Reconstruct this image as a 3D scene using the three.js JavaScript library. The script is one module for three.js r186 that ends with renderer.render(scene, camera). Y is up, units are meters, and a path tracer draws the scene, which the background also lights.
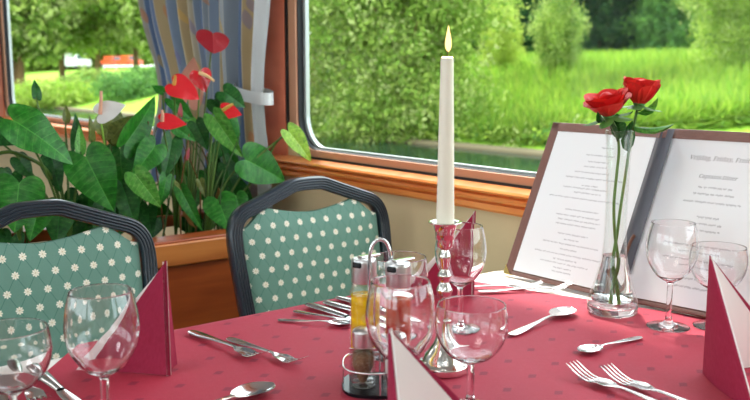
import * as THREE from 'three';
import { RoundedBoxGeometry } from 'three/addons/geometries/RoundedBoxGeometry.js';
import { mergeGeometries, mergeVertices } from 'three/addons/utils/BufferGeometryUtils.js';
import { ImprovedNoise } from 'three/addons/math/ImprovedNoise.js';
import { RectAreaLightUniformsLib } from 'three/addons/lights/RectAreaLightUniformsLib.js';

// ---------------------------------------------------------------- camera, sky, sun, area lights, exposure
const scene = new THREE.Scene();
const camera = new THREE.PerspectiveCamera(26.19, 750 / 400, 0.05, 300);
camera.position.set(0, 1.114, 0);
{
  const yaw = 38 * Math.PI / 180, pitch = 8.4004 * Math.PI / 180;
  camera.lookAt(Math.sin(yaw) * Math.cos(pitch), 1.114 - Math.sin(pitch), -Math.cos(yaw) * Math.cos(pitch));
}
camera.focus = 1.3; camera.userData.fStop = 7.5;
const renderer = new THREE.WebGLRenderer({ antialias: true });
renderer.toneMapping = THREE.LinearToneMapping;
renderer.toneMappingExposure = 1.85;
renderer.shadowMap.enabled = true;
RectAreaLightUniformsLib.init();
scene.background = new THREE.Color(0.86, 0.95, 1.0);
scene.backgroundIntensity = 2.3;
const sun = new THREE.DirectionalLight(new THREE.Color(1, 0.95, 0.86), 3.4);
sun.position.set(18, 44, -33); sun.target.position.set(6, 0, -3);
sun.castShadow = true; sun.shadow.radius = 7; sun.shadow.mapSize.set(2048, 2048);
Object.assign(sun.shadow.camera, { left: -45, right: 45, top: 45, bottom: -45, near: 1, far: 160 });
scene.add(sun, sun.target);
const CEILING = 2.3, PANEL_LIGHT = 1.6;

// ---------------------------------------------------------------- helpers
const V3 = (x, y, z) => new THREE.Vector3(x, y, z), v3 = (a) => new THREE.Vector3(a[0], a[1], a[2]);
function rng(seed) { let s = seed >>> 0; return () => { s = (s + 0x6d2b79f5) | 0; let t = Math.imul(s ^ (s >>> 15), 1 | s); t = (t + Math.imul(t ^ (t >>> 7), 61 | t)) ^ t; return ((t ^ (t >>> 14)) >>> 0) / 4294967296; }; }
const noise = new ImprovedNoise();
const lerp = THREE.MathUtils.lerp, clamp = THREE.MathUtils.clamp, smooth = THREE.MathUtils.smoothstep;
const used = new Map();
function numbered(n) { const k = used.get(n) ?? 0; used.set(n, k + 1); return k ? n + '_' + String(k).padStart(3, '0') : n; }
function tag(o, label, category, group) { o.userData.label = label; if (category) o.userData.category = category; if (group) o.userData.group = group; return o; }
function thing(name, label, category, pos = [0, 0, 0], turn = 0, group) {
  const g = new THREE.Group(); g.name = numbered(name); g.position.set(...pos); g.rotation.y = turn; scene.add(g);
  return tag(g, label, category, group);
}
function part(name, geo, mat, parent, label) {
  const m = new THREE.Mesh(geo, mat); m.name = parent === scene ? numbered(name) : name; m.castShadow = m.receiveShadow = true; parent.add(m);
  if (label) m.userData.label = label;
  return m;
}
function sub(name, parent) { const g = new THREE.Group(); g.name = name; parent.add(g); return g; }
function struct(name, geo, mat, parent = scene) { const m = part(name, geo, mat, parent); if (parent === scene) { m.name = name; m.userData.kind = 'structure'; } return m; }
function structGroup(name) { const g = new THREE.Group(); g.name = name; g.userData.kind = 'structure'; scene.add(g); return g; }
function copyOf(o, label, pos, turn) { const c = o.clone(); c.name = numbered(o.name.replace(/_\d{3}$/, '')); c.userData = { ...o.userData }; c.userData.label = label; if (pos) c.position.set(...pos); if (turn !== undefined) c.rotation.y = turn; scene.add(c); return c; }
const std = (o) => new THREE.MeshStandardMaterial(o), phys = (o) => new THREE.MeshPhysicalMaterial(o);
const lin = (r, g, b) => new THREE.Color().setRGB(r, g, b);
const css = (c) => new THREE.Color(c);
function box(w, h, d, x = 0, y = 0, z = 0, r = 0) { const g = r ? new RoundedBoxGeometry(w, h, d, 2, r) : new THREE.BoxGeometry(w, h, d); g.translate(x, y, z); return g; }
function joined(list) { return mergeGeometries(list.map((g) => { const n = g.index ? g.toNonIndexed() : g; for (const k of Object.keys(n.attributes)) if (!['position', 'normal', 'uv'].includes(k)) n.deleteAttribute(k); return n; })); }
function canvasTexture(w, h, draw, srgb = true) {
  const c = document.createElement('canvas'); c.width = w; c.height = h; draw(c.getContext('2d'), w, h);
  const t = new THREE.CanvasTexture(c); t.wrapS = t.wrapT = THREE.RepeatWrapping; if (srgb) t.colorSpace = THREE.SRGBColorSpace; return t;
}
function dataTexture(w, h, fn, srgb = true) {
  const d = new Uint8Array(w * h * 4);
  for (let y = 0; y < h; y++) for (let x = 0; x < w; x++) { const c = fn(x / w, y / h, x, y), i = (y * w + x) * 4; d[i] = c[0]; d[i + 1] = c[1]; d[i + 2] = c[2]; d[i + 3] = 255; }
  const t = new THREE.DataTexture(d, w, h); t.wrapS = t.wrapT = THREE.RepeatWrapping; t.magFilter = THREE.LinearFilter; t.minFilter = THREE.LinearMipmapLinearFilter; t.generateMipmaps = true; if (srgb) t.colorSpace = THREE.SRGBColorSpace; t.needsUpdate = true; return t;
}
// periodic fractal noise on the unit square
function tileNoise(u, v, fu, fv, oct = 4, seed = 0) {
  let s = 0, a = 0.5;
  for (let o = 0; o < oct; o++) {
    const x = u * fu, y = v * fv, n = (px, py) => noise.noise(px + seed * 7.3, py + seed * 3.1, seed * 1.7 + o * 11.5);
    s += a * ((1 - u) * (1 - v) * n(x, y) + u * (1 - v) * n(x - fu, y) + (1 - u) * v * n(x, y - fv) + u * v * n(x - fu, y - fv));
    fu *= 2; fv *= 2; a *= 0.55;
  }
  return s;
}
// grid surface: f(u, v) -> [x, y, z]
function surface(nu, nv, f, uvf) {
  const p = [], uv = [], idx = [];
  for (let j = 0; j <= nv; j++) for (let i = 0; i <= nu; i++) { const u = i / nu, v = j / nv; p.push(...f(u, v)); uv.push(...(uvf ? uvf(u, v) : [u, v])); }
  for (let j = 0; j < nv; j++) for (let i = 0; i < nu; i++) { const a = j * (nu + 1) + i, b = a + 1, c = a + nu + 1, d = c + 1; idx.push(a, b, d, a, d, c); }
  const g = new THREE.BufferGeometry(); g.setAttribute('position', new THREE.Float32BufferAttribute(p, 3)); g.setAttribute('uv', new THREE.Float32BufferAttribute(uv, 2)); g.setIndex(idx); g.computeVertexNormals(); return g;
}
function smoothLathe(pts, seg = 56) {
  const g = new THREE.LatheGeometry(pts.map((p) => new THREE.Vector2(p[0], p[1])), seg); return g;
}
function splineProfile(pts, n) { const c = new THREE.SplineCurve(pts.map((p) => new THREE.Vector2(p[0], p[1]))); return c.getPoints(n).map((p) => [Math.max(0, p.x), p.y]); }
function tube(pts, r, seg = 24, rad = 8, closed = false) { return new THREE.TubeGeometry(new THREE.CatmullRomCurve3(pts.map((p) => Array.isArray(p) ? v3(p) : p), closed), seg, r, rad, closed); }
// tapered tube along a curve
function taperTube(pts, r0, r1, seg = 24, rad = 8) {
  const curve = new THREE.CatmullRomCurve3(pts.map((p) => Array.isArray(p) ? v3(p) : p)), fr = curve.computeFrenetFrames(seg, false);
  const pos = Array.from({ length: seg + 1 }, (_, i) => curve.getPointAt(i / seg));
  return surface(rad, seg, (u, v) => { const i = Math.round(v * seg), a = -u * Math.PI * 2, r = lerp(r0, r1, v), p = pos[i], n = fr.normals[i], b = fr.binormals[i]; return [p.x + r * (Math.cos(a) * n.x + Math.sin(a) * b.x), p.y + r * (Math.cos(a) * n.y + Math.sin(a) * b.y), p.z + r * (Math.cos(a) * n.z + Math.sin(a) * b.z)]; });
}
function planarUV(g, fu, fv) { const p = g.attributes.position, uv = new Float32Array(p.count * 2); for (let i = 0; i < p.count; i++) { uv[2 * i] = fu(p.getX(i), p.getY(i), p.getZ(i)); uv[2 * i + 1] = fv(p.getX(i), p.getY(i), p.getZ(i)); } g.setAttribute('uv', new THREE.BufferAttribute(uv, 2)); return g; }
// uv in metres chosen by each face's dominant normal
function boxUV(g0) {
  const g = g0.index ? g0.toNonIndexed() : g0, p = g.attributes.position, n = g.attributes.normal, uv = new Float32Array(p.count * 2);
  for (let i = 0; i < p.count; i++) { const ax = Math.abs(n.getX(i)), ay = Math.abs(n.getY(i)), az = Math.abs(n.getZ(i)); const [a, b] = ax >= ay && ax >= az ? [p.getZ(i), p.getY(i)] : ay >= az ? [p.getX(i), p.getZ(i)] : [p.getX(i), p.getY(i)]; uv[2 * i] = a; uv[2 * i + 1] = b; }
  g.setAttribute('uv', new THREE.BufferAttribute(uv, 2)); return g;
}
function roundedRect(shape, x0, y0, x1, y1, r) {
  shape.moveTo(x0 + r, y0); shape.lineTo(x1 - r, y0); shape.absarc(x1 - r, y0 + r, r, -Math.PI / 2, 0, false); shape.lineTo(x1, y1 - r); shape.absarc(x1 - r, y1 - r, r, 0, Math.PI / 2, false);
  shape.lineTo(x0 + r, y1); shape.absarc(x0 + r, y1 - r, r, Math.PI / 2, Math.PI, false); shape.lineTo(x0, y0 + r); shape.absarc(x0 + r, y0 + r, r, Math.PI, Math.PI * 1.5, false); return shape;
}
// shape drawn in (z, y); extruded from x = x0 to x1
function slabX(shape, x0, x1, bevel = 0) {
  const g = new THREE.ExtrudeGeometry(shape, { depth: Math.abs(x1 - x0) - 2 * bevel, bevelEnabled: bevel > 0, bevelSize: bevel, bevelThickness: bevel, bevelSegments: 2, curveSegments: 14 });
  g.translate(0, 0, bevel); g.rotateY(-Math.PI / 2); g.translate(Math.max(x0, x1), 0, 0); return g;   // local (a, b, depth) -> (x = max - depth, y = b, z = a)
}
const ringX = (o, i, x0, x1, ro, ri, bevel = 0) => { const s = roundedRect(new THREE.Shape(), o[0], o[1], o[2], o[3], ro); s.holes.push(roundedRect(new THREE.Path(), i[0], i[1], i[2], i[3], ri)); return slabX(s, x0, x1, bevel); };
// profile in (x, y) swept along z
function extrudeZ(pts, z0, z1) { const s = new THREE.Shape(pts.map((p) => new THREE.Vector2(p[0], p[1]))); const g = new THREE.ExtrudeGeometry(s, { depth: z1 - z0, bevelEnabled: false }); g.translate(0, 0, z0); return g; }

// ---------------------------------------------------------------- materials
function woodTexture(base, dark, seed, fu = 3, fv = 26) {
  return dataTexture(512, 512, (u, v) => {
    const n = tileNoise(u, v, fu, fv, 4, seed), ring = Math.sin((v * 9 + tileNoise(u, v, 2, 4, 3, seed + 5) * 3.2) * 6.283) * 0.5 + 0.5, k = clamp(0.42 + n * 1.25 + (ring - 0.5) * 0.32, 0, 1);
    return [0, 1, 2].map((i) => lerp(dark[i], base[i], k));
  });
}
const woodDark = woodTexture([196, 98, 40], [140, 56, 20], 2), woodLight = woodTexture([222, 140, 70], [190, 106, 46], 3), woodSill = woodTexture([250, 164, 90], [226, 122, 54], 4), woodRed = woodTexture([238, 142, 108], [216, 112, 82], 6, 2, 10);
const bumpFine = dataTexture(256, 256, (u, v) => { const k = 128 + 90 * tileNoise(u, v, 40, 40, 3, 9); return [k, k, k]; }, false);
const rep = (t, u, v) => { const c = t.clone(); c.repeat.set(u, v); c.needsUpdate = true; return c; };
const M = {
  wall: std({ map: dataTexture(256, 256, (u, v) => { const n = tileNoise(u, v, 6, 6, 5, 12) * 16; return [222 + n, 200 + n, 158 + n]; }), roughness: 0.7, bumpMap: bumpFine, bumpScale: 0.0006 }),
  wallFar: std({ color: css('#cfcabc'), roughness: 0.8 }),
  ceiling: std({ color: css('#eceded'), roughness: 0.9 }),
  carpet: std({ color: css('#4c545c'), roughness: 1, bumpMap: rep(bumpFine, 6, 6), bumpScale: 0.004 }),
  planter: phys({ map: woodDark, roughness: 0.38, clearcoat: 0.25, clearcoatRoughness: 0.3 }),
  planterTop: phys({ map: woodLight, roughness: 0.4, clearcoat: 0.3, clearcoatRoughness: 0.25 }),
  sill: phys({ map: woodSill, roughness: 0.3, clearcoat: 0.5, clearcoatRoughness: 0.2 }),
  pillar: phys({ map: woodRed, roughness: 0.42, clearcoat: 0.2, clearcoatRoughness: 0.3 }),
  soil: std({ map: dataTexture(256, 256, (u, v) => { const n = tileNoise(u, v, 20, 20, 5, 31) * 60; return [52 + n, 36 + n * 0.8, 24 + n * 0.6]; }), roughness: 1, bumpMap: bumpFine, bumpScale: 0.02 }),
  alu: std({ color: css('#b9c0bf'), roughness: 0.3, metalness: 0.25 }),
  reveal: std({ color: css('#c99272'), roughness: 0.45, metalness: 0.15 }),
  rubber: std({ color: css('#14181c'), roughness: 0.6 }),
  pane: phys({ color: lin(0.97, 0.99, 0.98), roughness: 0, transmission: 1, thickness: 0, ior: 1.5, specularIntensity: 0.1, side: THREE.DoubleSide }),
  glass: phys({ color: lin(1, 1, 1), roughness: 0, transmission: 1, thickness: 0.004, ior: 1.5 }),
  clear: phys({ color: lin(0.985, 0.995, 0.99), roughness: 0, transmission: 1, thickness: 0, ior: 1.5, side: THREE.DoubleSide }),
  silver: std({ color: lin(0.9, 0.88, 0.84), roughness: 0.09, metalness: 1 }),
  steel: std({ color: lin(0.82, 0.82, 0.82), roughness: 0.14, metalness: 1 }),
  steelSoft: std({ color: lin(0.7, 0.7, 0.7), roughness: 0.3, metalness: 1 }),
  chrome: std({ color: lin(0.85, 0.85, 0.87), roughness: 0.05, metalness: 1 }),
  wax: phys({ color: css('#f4efdc'), roughness: 0.45, sheen: 0.2, sheenRoughness: 0.6, sheenColor: css('#fff6e0') }),
};

// ---------------------------------------------------------------- the room
const WX = 1.3, X0 = -3.2, Z0 = -6.2, Z1 = 2.6;
const OPEN = [[-4.9, -2.26], [-2.06, 0.62]];          // window openings along z
const OB = 0.885, OT = 1.86;
function windowWall(name, x, out) {
  const s = new THREE.Shape(); s.moveTo(Z0 - 0.15, 0); s.lineTo(Z1 + 0.15, 0); s.lineTo(Z1 + 0.15, CEILING); s.lineTo(Z0 - 0.15, CEILING); s.closePath();
  for (const [a, b] of [...OPEN, [0.84, 2.4]]) s.holes.push(roundedRect(new THREE.Path(), a, OB, b, OT, 0.09));
  return struct(name, slabX(s, x, x + out * 0.042), name === 'wall_right' ? M.wall : M.wallFar);
}
windowWall('wall_right', WX, 1); windowWall('wall_left', X0, -1);
struct('wall_back', box(WX - X0 + 0.3, CEILING, 0.14, (WX + X0) / 2, CEILING / 2, Z0 - 0.07), M.wallFar);
struct('wall_front', box(WX - X0 + 0.3, CEILING, 0.14, (WX + X0) / 2, CEILING / 2, Z1 + 0.07), M.wallFar);
struct('floor', box(WX - X0 + 0.3, 0.12, Z1 - Z0 + 0.3, (WX + X0) / 2, -0.06, (Z0 + Z1) / 2), M.carpet);
struct('ceiling', box(WX - X0 + 0.3, 0.12, Z1 - Z0 + 0.3, (WX + X0) / 2, CEILING + 0.06, (Z0 + Z1) / 2), M.ceiling);

function windowUnit(n, x, dir, a, b) {               // dir: +1 the wall faces -x
  const g = structGroup('window_' + n), X = (d) => x + dir * d;
  const KZ = 2.1, R = (o, i, d0, d1, ro, ri, bv) => ringX([a + o * KZ, OB + o, b - o * KZ, OT - o], [a + i * KZ, OB + i, b - i * KZ, OT - i], X(d0), X(d1), ro, ri, bv);
  part('gasket', R(-0.001, 0.0045, -0.006, 0.036, 0.10, 0.098), M.rubber, g);
  part('reveal', R(0.0045, 0.0210, -0.002, 0.034, 0.098, 0.09, 0.0012), M.reveal, g);
  part('inner_gasket', R(0.0205, 0.0235, 0.004, 0.028, 0.09, 0.088), M.rubber, g);
  part('window_frame', R(0.0234, 0.0280, 0.021, 0.034, 0.088, 0.085, 0.0012), M.alu, g);
  const s = roundedRect(new THREE.Shape(), a + 0.055, OB + 0.026, b - 0.055, OT - 0.026, 0.08), pane = new THREE.ShapeGeometry(s, 10); pane.rotateY(-Math.PI / 2); pane.translate(X(0.03), 0, 0);
  part('pane', pane, M.pane, g);
}
OPEN.forEach(([a, b], i) => { windowUnit(i + 1, WX, 1, a, b); windowUnit(i + 3, X0, -1, a, b); });
windowUnit(5, WX, 1, 0.84, 2.4); windowUnit(6, X0, -1, 0.84, 2.4);

// wood between the windows, sill rail along the whole wall
struct('trim_1', boxUV(box(0.008, CEILING - 0.88, 0.195, WX - 0.004, (CEILING + 0.88) / 2, -2.160)), new THREE.MeshPhysicalMaterial().copy(M.pillar));
struct('trim_2', boxUV(box(0.008, CEILING - 0.88, 1.0, WX - 0.004, (CEILING + 0.88) / 2, -5.41)), M.pillar);
struct('trim_3', boxUV(box(0.008, CEILING - OT, 6.0, WX - 0.004, (CEILING + OT) / 2, -2.0)), M.pillar);
{
  const g = structGroup('trim_4');                    // sill: cap board and two beads under it
  const rail = (name, pts) => part(name, boxUV(extrudeZ(pts, Z0, Z1)), M.sill, g);
  rail('sill_cap', [[1.3, 0.885], [1.272, 0.880], [1.260, 0.878], [1.256, 0.8735], [1.259, 0.8695], [1.3, 0.8685]]);
  rail('sill_bead', [[1.3, 0.8685], [1.277, 0.8685], [1.275, 0.865], [1.267, 0.862], [1.264, 0.857], [1.266, 0.852], [1.276, 0.850], [1.3, 0.850]]);
  rail('sill_board', [[1.3, 0.850], [1.280, 0.850], [1.278, 0.847], [1.270, 0.845], [1.270, 0.834], [1.274, 0.829], [1.3, 0.829]]);
}

// ceiling lamps: glowing panel and an area light in front of it
const lampMat = std({ color: 0xffffff, emissive: css('#fff1dc'), emissiveIntensity: 1.6, roughness: 0.6 });
[[-0.35, -0.7], [-0.6, -4.3], [-0.35, 1.2], [-1.9, -0.9], [-1.9, -2.9], [-1.9, 1.2]].forEach(([x, z], i) => {
  const t = thing('ceiling_lamp', ['flat white ceiling panel lamp over the dining table', 'flat white ceiling panel lamp beyond the planter', 'flat white ceiling panel lamp behind the table', 'flat white aisle ceiling lamp beside the dining table', 'flat white aisle ceiling lamp beside the planter', 'flat white aisle ceiling lamp at the rear'][i], 'lamp', [x, CEILING, z]);
  part('lamp_frame', joined([box(0.66, 0.03, 0.03, 0, -0.015, 0.345), box(0.66, 0.03, 0.03, 0, -0.015, -0.345), box(0.03, 0.03, 0.66, 0.345, -0.015, 0), box(0.03, 0.03, 0.66, -0.345, -0.015, 0)]), M.alu, t);
  part('lamp_diffuser', box(0.66, 0.012, 0.66, 0, -0.012, 0), lampMat, t);
  const l = new THREE.RectAreaLight(css('#e6eeff'), PANEL_LIGHT * (i < 3 ? 0.6 : 2.4), 0.62, 0.62); l.position.set(0, -0.03, 0); l.rotation.x = -Math.PI / 2; t.add(l);
});

// ---------------------------------------------------------------- planter behind the chairs
const PZ0 = -2.22, PZ1 = -1.87, PX0 = -0.5, PX1 = 1.295, PT = 0.722;
{
  const t = thing('planter_box', 'long orange-brown wooden planter box behind the two chairs', 'planter', [0, 0, 0]);
  const w = PX1 - PX0, cx = (PX0 + PX1) / 2;
  part('front_panel', boxUV(box(w, 0.66, 0.02, cx, 0.33, PZ1 - 0.012)), M.planter, t);
  part('rear_panel', boxUV(box(w, 0.66, 0.02, cx, 0.33, PZ0 + 0.012)), M.planter, t);
  part('end_panel', boxUV(box(0.02, 0.66, PZ1 - PZ0 - 0.05, PX0 + 0.01, 0.33, (PZ0 + PZ1) / 2)), M.planter, t);
  part('front_rail', boxUV(box(w, 0.056, 0.03, cx, 0.688, PZ1 - 0.006, 0.005)), M.planterTop, t, 'lighter wooden front rail');
  part('top_board', boxUV(box(w, 0.014, 0.07, cx, 0.7155, PZ1 - 0.03, 0.004)), M.planter, t);
  part('rear_board', boxUV(box(w, 0.03, 0.07, cx, 0.7155, PZ0 + 0.03, 0.004)), M.planter, t);
  part('soil', surface(60, 12, (u, v) => { const x = lerp(PX0 + 0.02, PX1, u), z = lerp(PZ1 - 0.025, PZ0 + 0.025, v); return [x, 0.655 + 0.02 * noise.noise(x * 14, z * 14, 3.3) + 0.01 * noise.noise(x * 50, z * 50, 1), z]; }, (u, v) => [u * 6, v * 1.2]), M.soil, t);
}

// ---------------------------------------------------------------- table with its cloths
const TY = 0.74;
{
  const t = thing('dining_table', 'dining table under the white cloth and red overlay', 'table', [0.665, 0, -0.745]);
  part('tabletop', box(1.08, 0.03, 0.78, 0, 0.718, 0, 0.006), M.planter, t);
  part('pedestal', smoothLathe([[0.0, 0.0], [0.26, 0.0], [0.26, 0.02], [0.06, 0.05], [0.045, 0.3], [0.045, 0.66], [0.12, 0.703], [0, 0.703]], 32), M.steelSoft, t);
}
const weave = dataTexture(256, 256, (u, v, x, y) => { const k = 128 + ((x >> 1) + (y >> 1)) % 2 * 50 + 50 * tileNoise(u, v, 30, 30, 2, 5); return [k, k, k]; }, false);
const clothEdges = { x0: 0.118, x1: 1.212, z0: -1.142, z1: -0.348 };
const ripple = (x, z) => 0.0007 * noise.noise(x * 9, z * 9, 4.2);
{
  // top, then a rounded edge and a short hanging side with soft folds
  const E_ = clothEdges, cx = (E_.x0 + E_.x1) / 2, cz = (E_.z0 + E_.z1) / 2, hx = (E_.x1 - E_.x0) / 2, hz = (E_.z1 - E_.z0) / 2, N = 120;
  const rim = (a) => { const c = Math.cos(a), s = Math.sin(a), k = 40, r = Math.pow(Math.pow(Math.abs(c), k) + Math.pow(Math.abs(s), k), -1 / k); return [c * r, s * r]; };
  const g = surface(N * 4, 26, (u, v) => {
    const a = -u * Math.PI * 2 + 0.3, [rx, rz] = rim(a);
    if (v < 0.45) { const k = v / 0.45; return [cx + rx * hx * k, TY - 0.0022, cz + rz * hz * k]; }
    const d = (v - 0.45) / 0.55, drop = 0.22 * d, out = 0.006 * smooth(d, 0, 0.08) + 0.012 * d * Math.sin(a * 22) * (0.4 + 0.6 * d);
    return [cx + rx * (hx + out), TY - 0.0022 - drop, cz + rz * (hz + out)];
  }, (u, v) => [u * 8, v * 2]);
  tag(part('white_tablecloth', g, std({ color: css('#f1eee8'), roughness: 0.85, bumpMap: weave, bumpScale: 0.0004, side: THREE.DoubleSide }), scene), 'white undercloth showing at the far corners of the table', 'tablecloth');
}
{
  const tex = canvasTexture(512, 296, (c, w, h) => {
    c.fillStyle = '#b02a43'; c.fillRect(0, 0, w, h);
    const r = rng(7);
    for (let i = 0; i < 5200; i++) { c.fillStyle = r() < 0.5 ? 'rgba(150,24,52,0.10)' : 'rgba(235,130,140,0.10)'; if (r() < 0.5) c.fillRect(r() * w, r() * h, 10 + r() * 30, 1); else c.fillRect(r() * w, r() * h, 1, 10 + r() * 30); }
    const dia = (x, y) => { c.fillStyle = '#8f1e3c'; c.beginPath(); c.moveTo(x - 40, y - 17); c.lineTo(x + 4, y - 33); c.lineTo(x + 40, y + 17); c.lineTo(x - 4, y + 33); c.closePath(); c.fill(); };
    for (const [x, y] of [[0, 0], [w, 0], [0, h], [w, h], [w / 2, h / 2]]) dia(x, y);
  });
  const e1 = [-0.30, 0.954], e2 = [0.954, 0.30], P0 = [0.598, -1.127];
  const uvOf = (x, z) => [((x - P0[0]) * e2[0] + (z - P0[1]) * e2[1]) / 0.104, ((x - P0[0]) * e1[0] + (z - P0[1]) * e1[1]) / 0.06];
  const left = (z) => clamp(0.366 + (z + 1.142) * -0.82, 0.14, 0.4), right = (z) => Math.min(1.062 + (z + 1.142) * 0.30, 1.2);
  const zA = -1.148, zB = -0.342, drop = 0.16;
  const f = (lift) => (u, v) => {
    const k = -0.15 + 1.3 * v; let z = lerp(zA, zB, clamp(k, 0, 1)), y = TY + ripple(lerp(left(z), right(z), u), z);
    if (k < 0) { y = TY - drop * (-k / 0.15); z = zA - 0.004 - 0.01 * (-k / 0.15) * Math.sin(u * 25); } else if (k > 1) { y = TY - drop * ((k - 1) / 0.15); z = zB + 0.004 + 0.01 * ((k - 1) / 0.15) * Math.sin(u * 25); }
    const x = lerp(left(z), right(z), u); return [x, y + lift, z];
  };
  const top = f(0), uv = (u, v) => { const p = top(u, v); return uvOf(p[0], p[2] + (TY - p[1]) * (v > 0.5 ? 1 : -1)); };
  const g = surface(120, 140, (u, v) => top(1 - u, v), (u, v) => uv(1 - u, v));
  const m = phys({ map: tex, roughness: 0.7, sheen: 0.12, sheenRoughness: 0.5, sheenColor: css('#f08a98'), bumpMap: rep(weave, 3, 2), bumpScale: 0.0003, side: THREE.DoubleSide });
  tag(part('red_tablecloth', g, m, scene), 'rose red damask overlay cloth with small woven dark diamonds', 'tablecloth');
}

// ---------------------------------------------------------------- chairs
const fabricTex = canvasTexture(264, 456, (c, w, h) => {
  c.fillStyle = '#668f80'; c.fillRect(0, 0, w, h);
  const r = rng(3);
  for (let i = 0; i < 2600; i++) { c.fillStyle = r() < 0.5 ? 'rgba(40,90,80,0.13)' : 'rgba(140,185,170,0.13)'; c.fillRect(r() * w, r() * h, 2 + r() * 10, 1.5); }
  c.strokeStyle = '#2b6757'; c.lineWidth = 6;
  for (const s of [-1, 1]) for (let k = -1; k <= 2; k++) { c.beginPath(); c.moveTo(w * (k - (s > 0 ? 0 : -1) * 1), 0); c.lineTo(w * (k - (s > 0 ? 0 : -1) * 1) + s * w, h); c.stroke(); }
  const flower = (x, y) => {
    c.fillStyle = '#f1ecda';
    for (let k = 0; k < 8; k++) { const a = k * Math.PI / 4; c.beginPath(); c.ellipse(x + Math.cos(a) * 33, y + Math.sin(a) * 33, 21, 12, a, 0, 7); c.fill(); }
    c.beginPath(); c.arc(x, y, 20, 0, 7); c.fill(); c.fillStyle = '#b9a878'; c.beginPath(); c.arc(x, y, 8, 0, 7); c.fill();
    c.strokeStyle = 'rgba(120,110,80,0.5)'; c.lineWidth = 3; for (let k = 0; k < 8; k++) { const a = (k + 0.5) * Math.PI / 4; c.beginPath(); c.moveTo(x + Math.cos(a) * 14, y + Math.sin(a) * 14); c.lineTo(x + Math.cos(a) * 34, y + Math.sin(a) * 34); c.stroke(); }
  };
  for (const [x, y] of [[0, 0], [w, 0], [0, h], [w, h], [w / 2, h / 2]]) flower(x, y);
});
const fabric = std({ map: fabricTex, roughness: 0.8, bumpMap: weave, bumpScale: 0.0004 });
const framePaint = phys({ color: css('#222d38'), roughness: 0.28, clearcoat: 0.3, clearcoatRoughness: 0.3 });
const backZ = (y) => (0.735 - y) * 0.2 + 0.004;       // reclined back
function makeChair(label, pos) {
  const t = thing('dining_chair', label, 'chair', pos, 0, 'green chairs along the far side of the table');
  // ribbed rail swept round the back
  const half = [[0.165, 0.455], [0.172, 0.54], [0.180, 0.64], [0.187, 0.735], [0.188, 0.785], [0.181, 0.814], [0.163, 0.833], [0.125, 0.8475], [0.075, 0.8655], [0.044, 0.8770], [0.034, 0.8795], [0.02, 0.8805]];
  const path = new THREE.CatmullRomCurve3([...half.map(([x, y]) => V3(-x, y, backZ(y))), V3(0, 0.881, backZ(0.881)), ...half.slice().reverse().map(([x, y]) => V3(x, y, backZ(y)))], false, 'catmullrom', 0.5);
  const prof = [];
  for (let i = 0; i <= 40; i++) { const n = i / 40; const w = lerp(-0.0138, 0.0138, n); prof.push([w, 0.011 + 0.0036 * Math.pow(Math.abs(Math.sin(n * Math.PI * 5)), 0.7) - 0.004 * Math.pow(Math.abs(2 * n - 1), 4)]); }
  prof.push([0.0148, 0.0], [0.013, -0.012], [-0.013, -0.012], [-0.0148, 0.0]);
  const nrm = V3(0, -0.0, 1).normalize(), NS = 150;
  const pts = path.getSpacedPoints(NS), tan = pts.map((_, i) => path.getTangentAt(i / NS));
  const rail = surface(prof.length, NS, (u, v) => { const i = Math.round(v * NS), p = pts[i], s = V3().crossVectors(nrm, tan[i]).normalize(), q = prof[Math.round(u * prof.length) % prof.length]; return [p.x + s.x * q[0], p.y + s.y * q[0], p.z + s.z * q[0] + q[1]]; });
  part('back_frame', rail, framePaint, t, 'dark ribbed back frame');
  // upholstered pad
  const W = (y) => lerp(0.150, 0.171, smooth(y, 0.47, 0.76)), topY = (u) => 0.822 + 0.036 * Math.pow(Math.abs(u), 1.6) - 0.055 * smooth(Math.abs(u), 0.62, 1.02);
  const pad = (front) => surface(44, 44, (uu, v) => {
    const u = (front ? 1 : -1) * (uu * 2 - 1), y0 = lerp(0.475, topY(u), v), x = u * W(y0), b = (1 - Math.pow(Math.abs(u), 5)) * (1 - Math.pow(Math.abs(2 * v - 1), 6));
    return [x, y0, backZ(y0) + (front ? 0.004 + 0.016 * b : -0.004 - 0.010 * b)];
  }, (uu, v) => { const u = (front ? 1 : -1) * (uu * 2 - 1), y0 = lerp(0.475, topY(u), v); return [(u * W(y0) + 0.004) / 0.0334, y0 / 0.0575]; });
  part('backrest', joined([pad(true), pad(false)]), fabric, t);
  // seat, legs, stretchers
  const seat = new RoundedBoxGeometry(0.40, 0.06, 0.39, 4, 0.025); seat.translate(0, 0.45, 0.26); planarUV(seat, (x) => x / 0.0334, (x, y, z) => z / 0.0575);
  part('seat', seat, fabric, t);
  for (const s of [-1, 1]) {
    part('leg', taperTube([[s * 0.165, 0.47, backZ(0.47)], [s * 0.168, 0.3, 0.04], [s * 0.172, 0.01, -0.03]], 0.013, 0.011, 12, 10), framePaint, t);
    part('leg', taperTube([[s * 0.175, 0.43, 0.43], [s * 0.178, 0.2, 0.435], [s * 0.18, 0.01, 0.44]], 0.013, 0.011, 12, 10), framePaint, t);
    part('stretcher', tube([[s * 0.17, 0.2, 0.02], [s * 0.175, 0.2, 0.43]], 0.008, 4), framePaint, t);
  }
  return t;
}
const chairA = makeChair('green flower-patterned chair at the right, in front of the window sill', [1.008, 0, -1.5]);
copyOf(chairA, 'green flower-patterned chair at the left, behind the wine glass and napkin', [0.447, 0, -1.5]);

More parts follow.
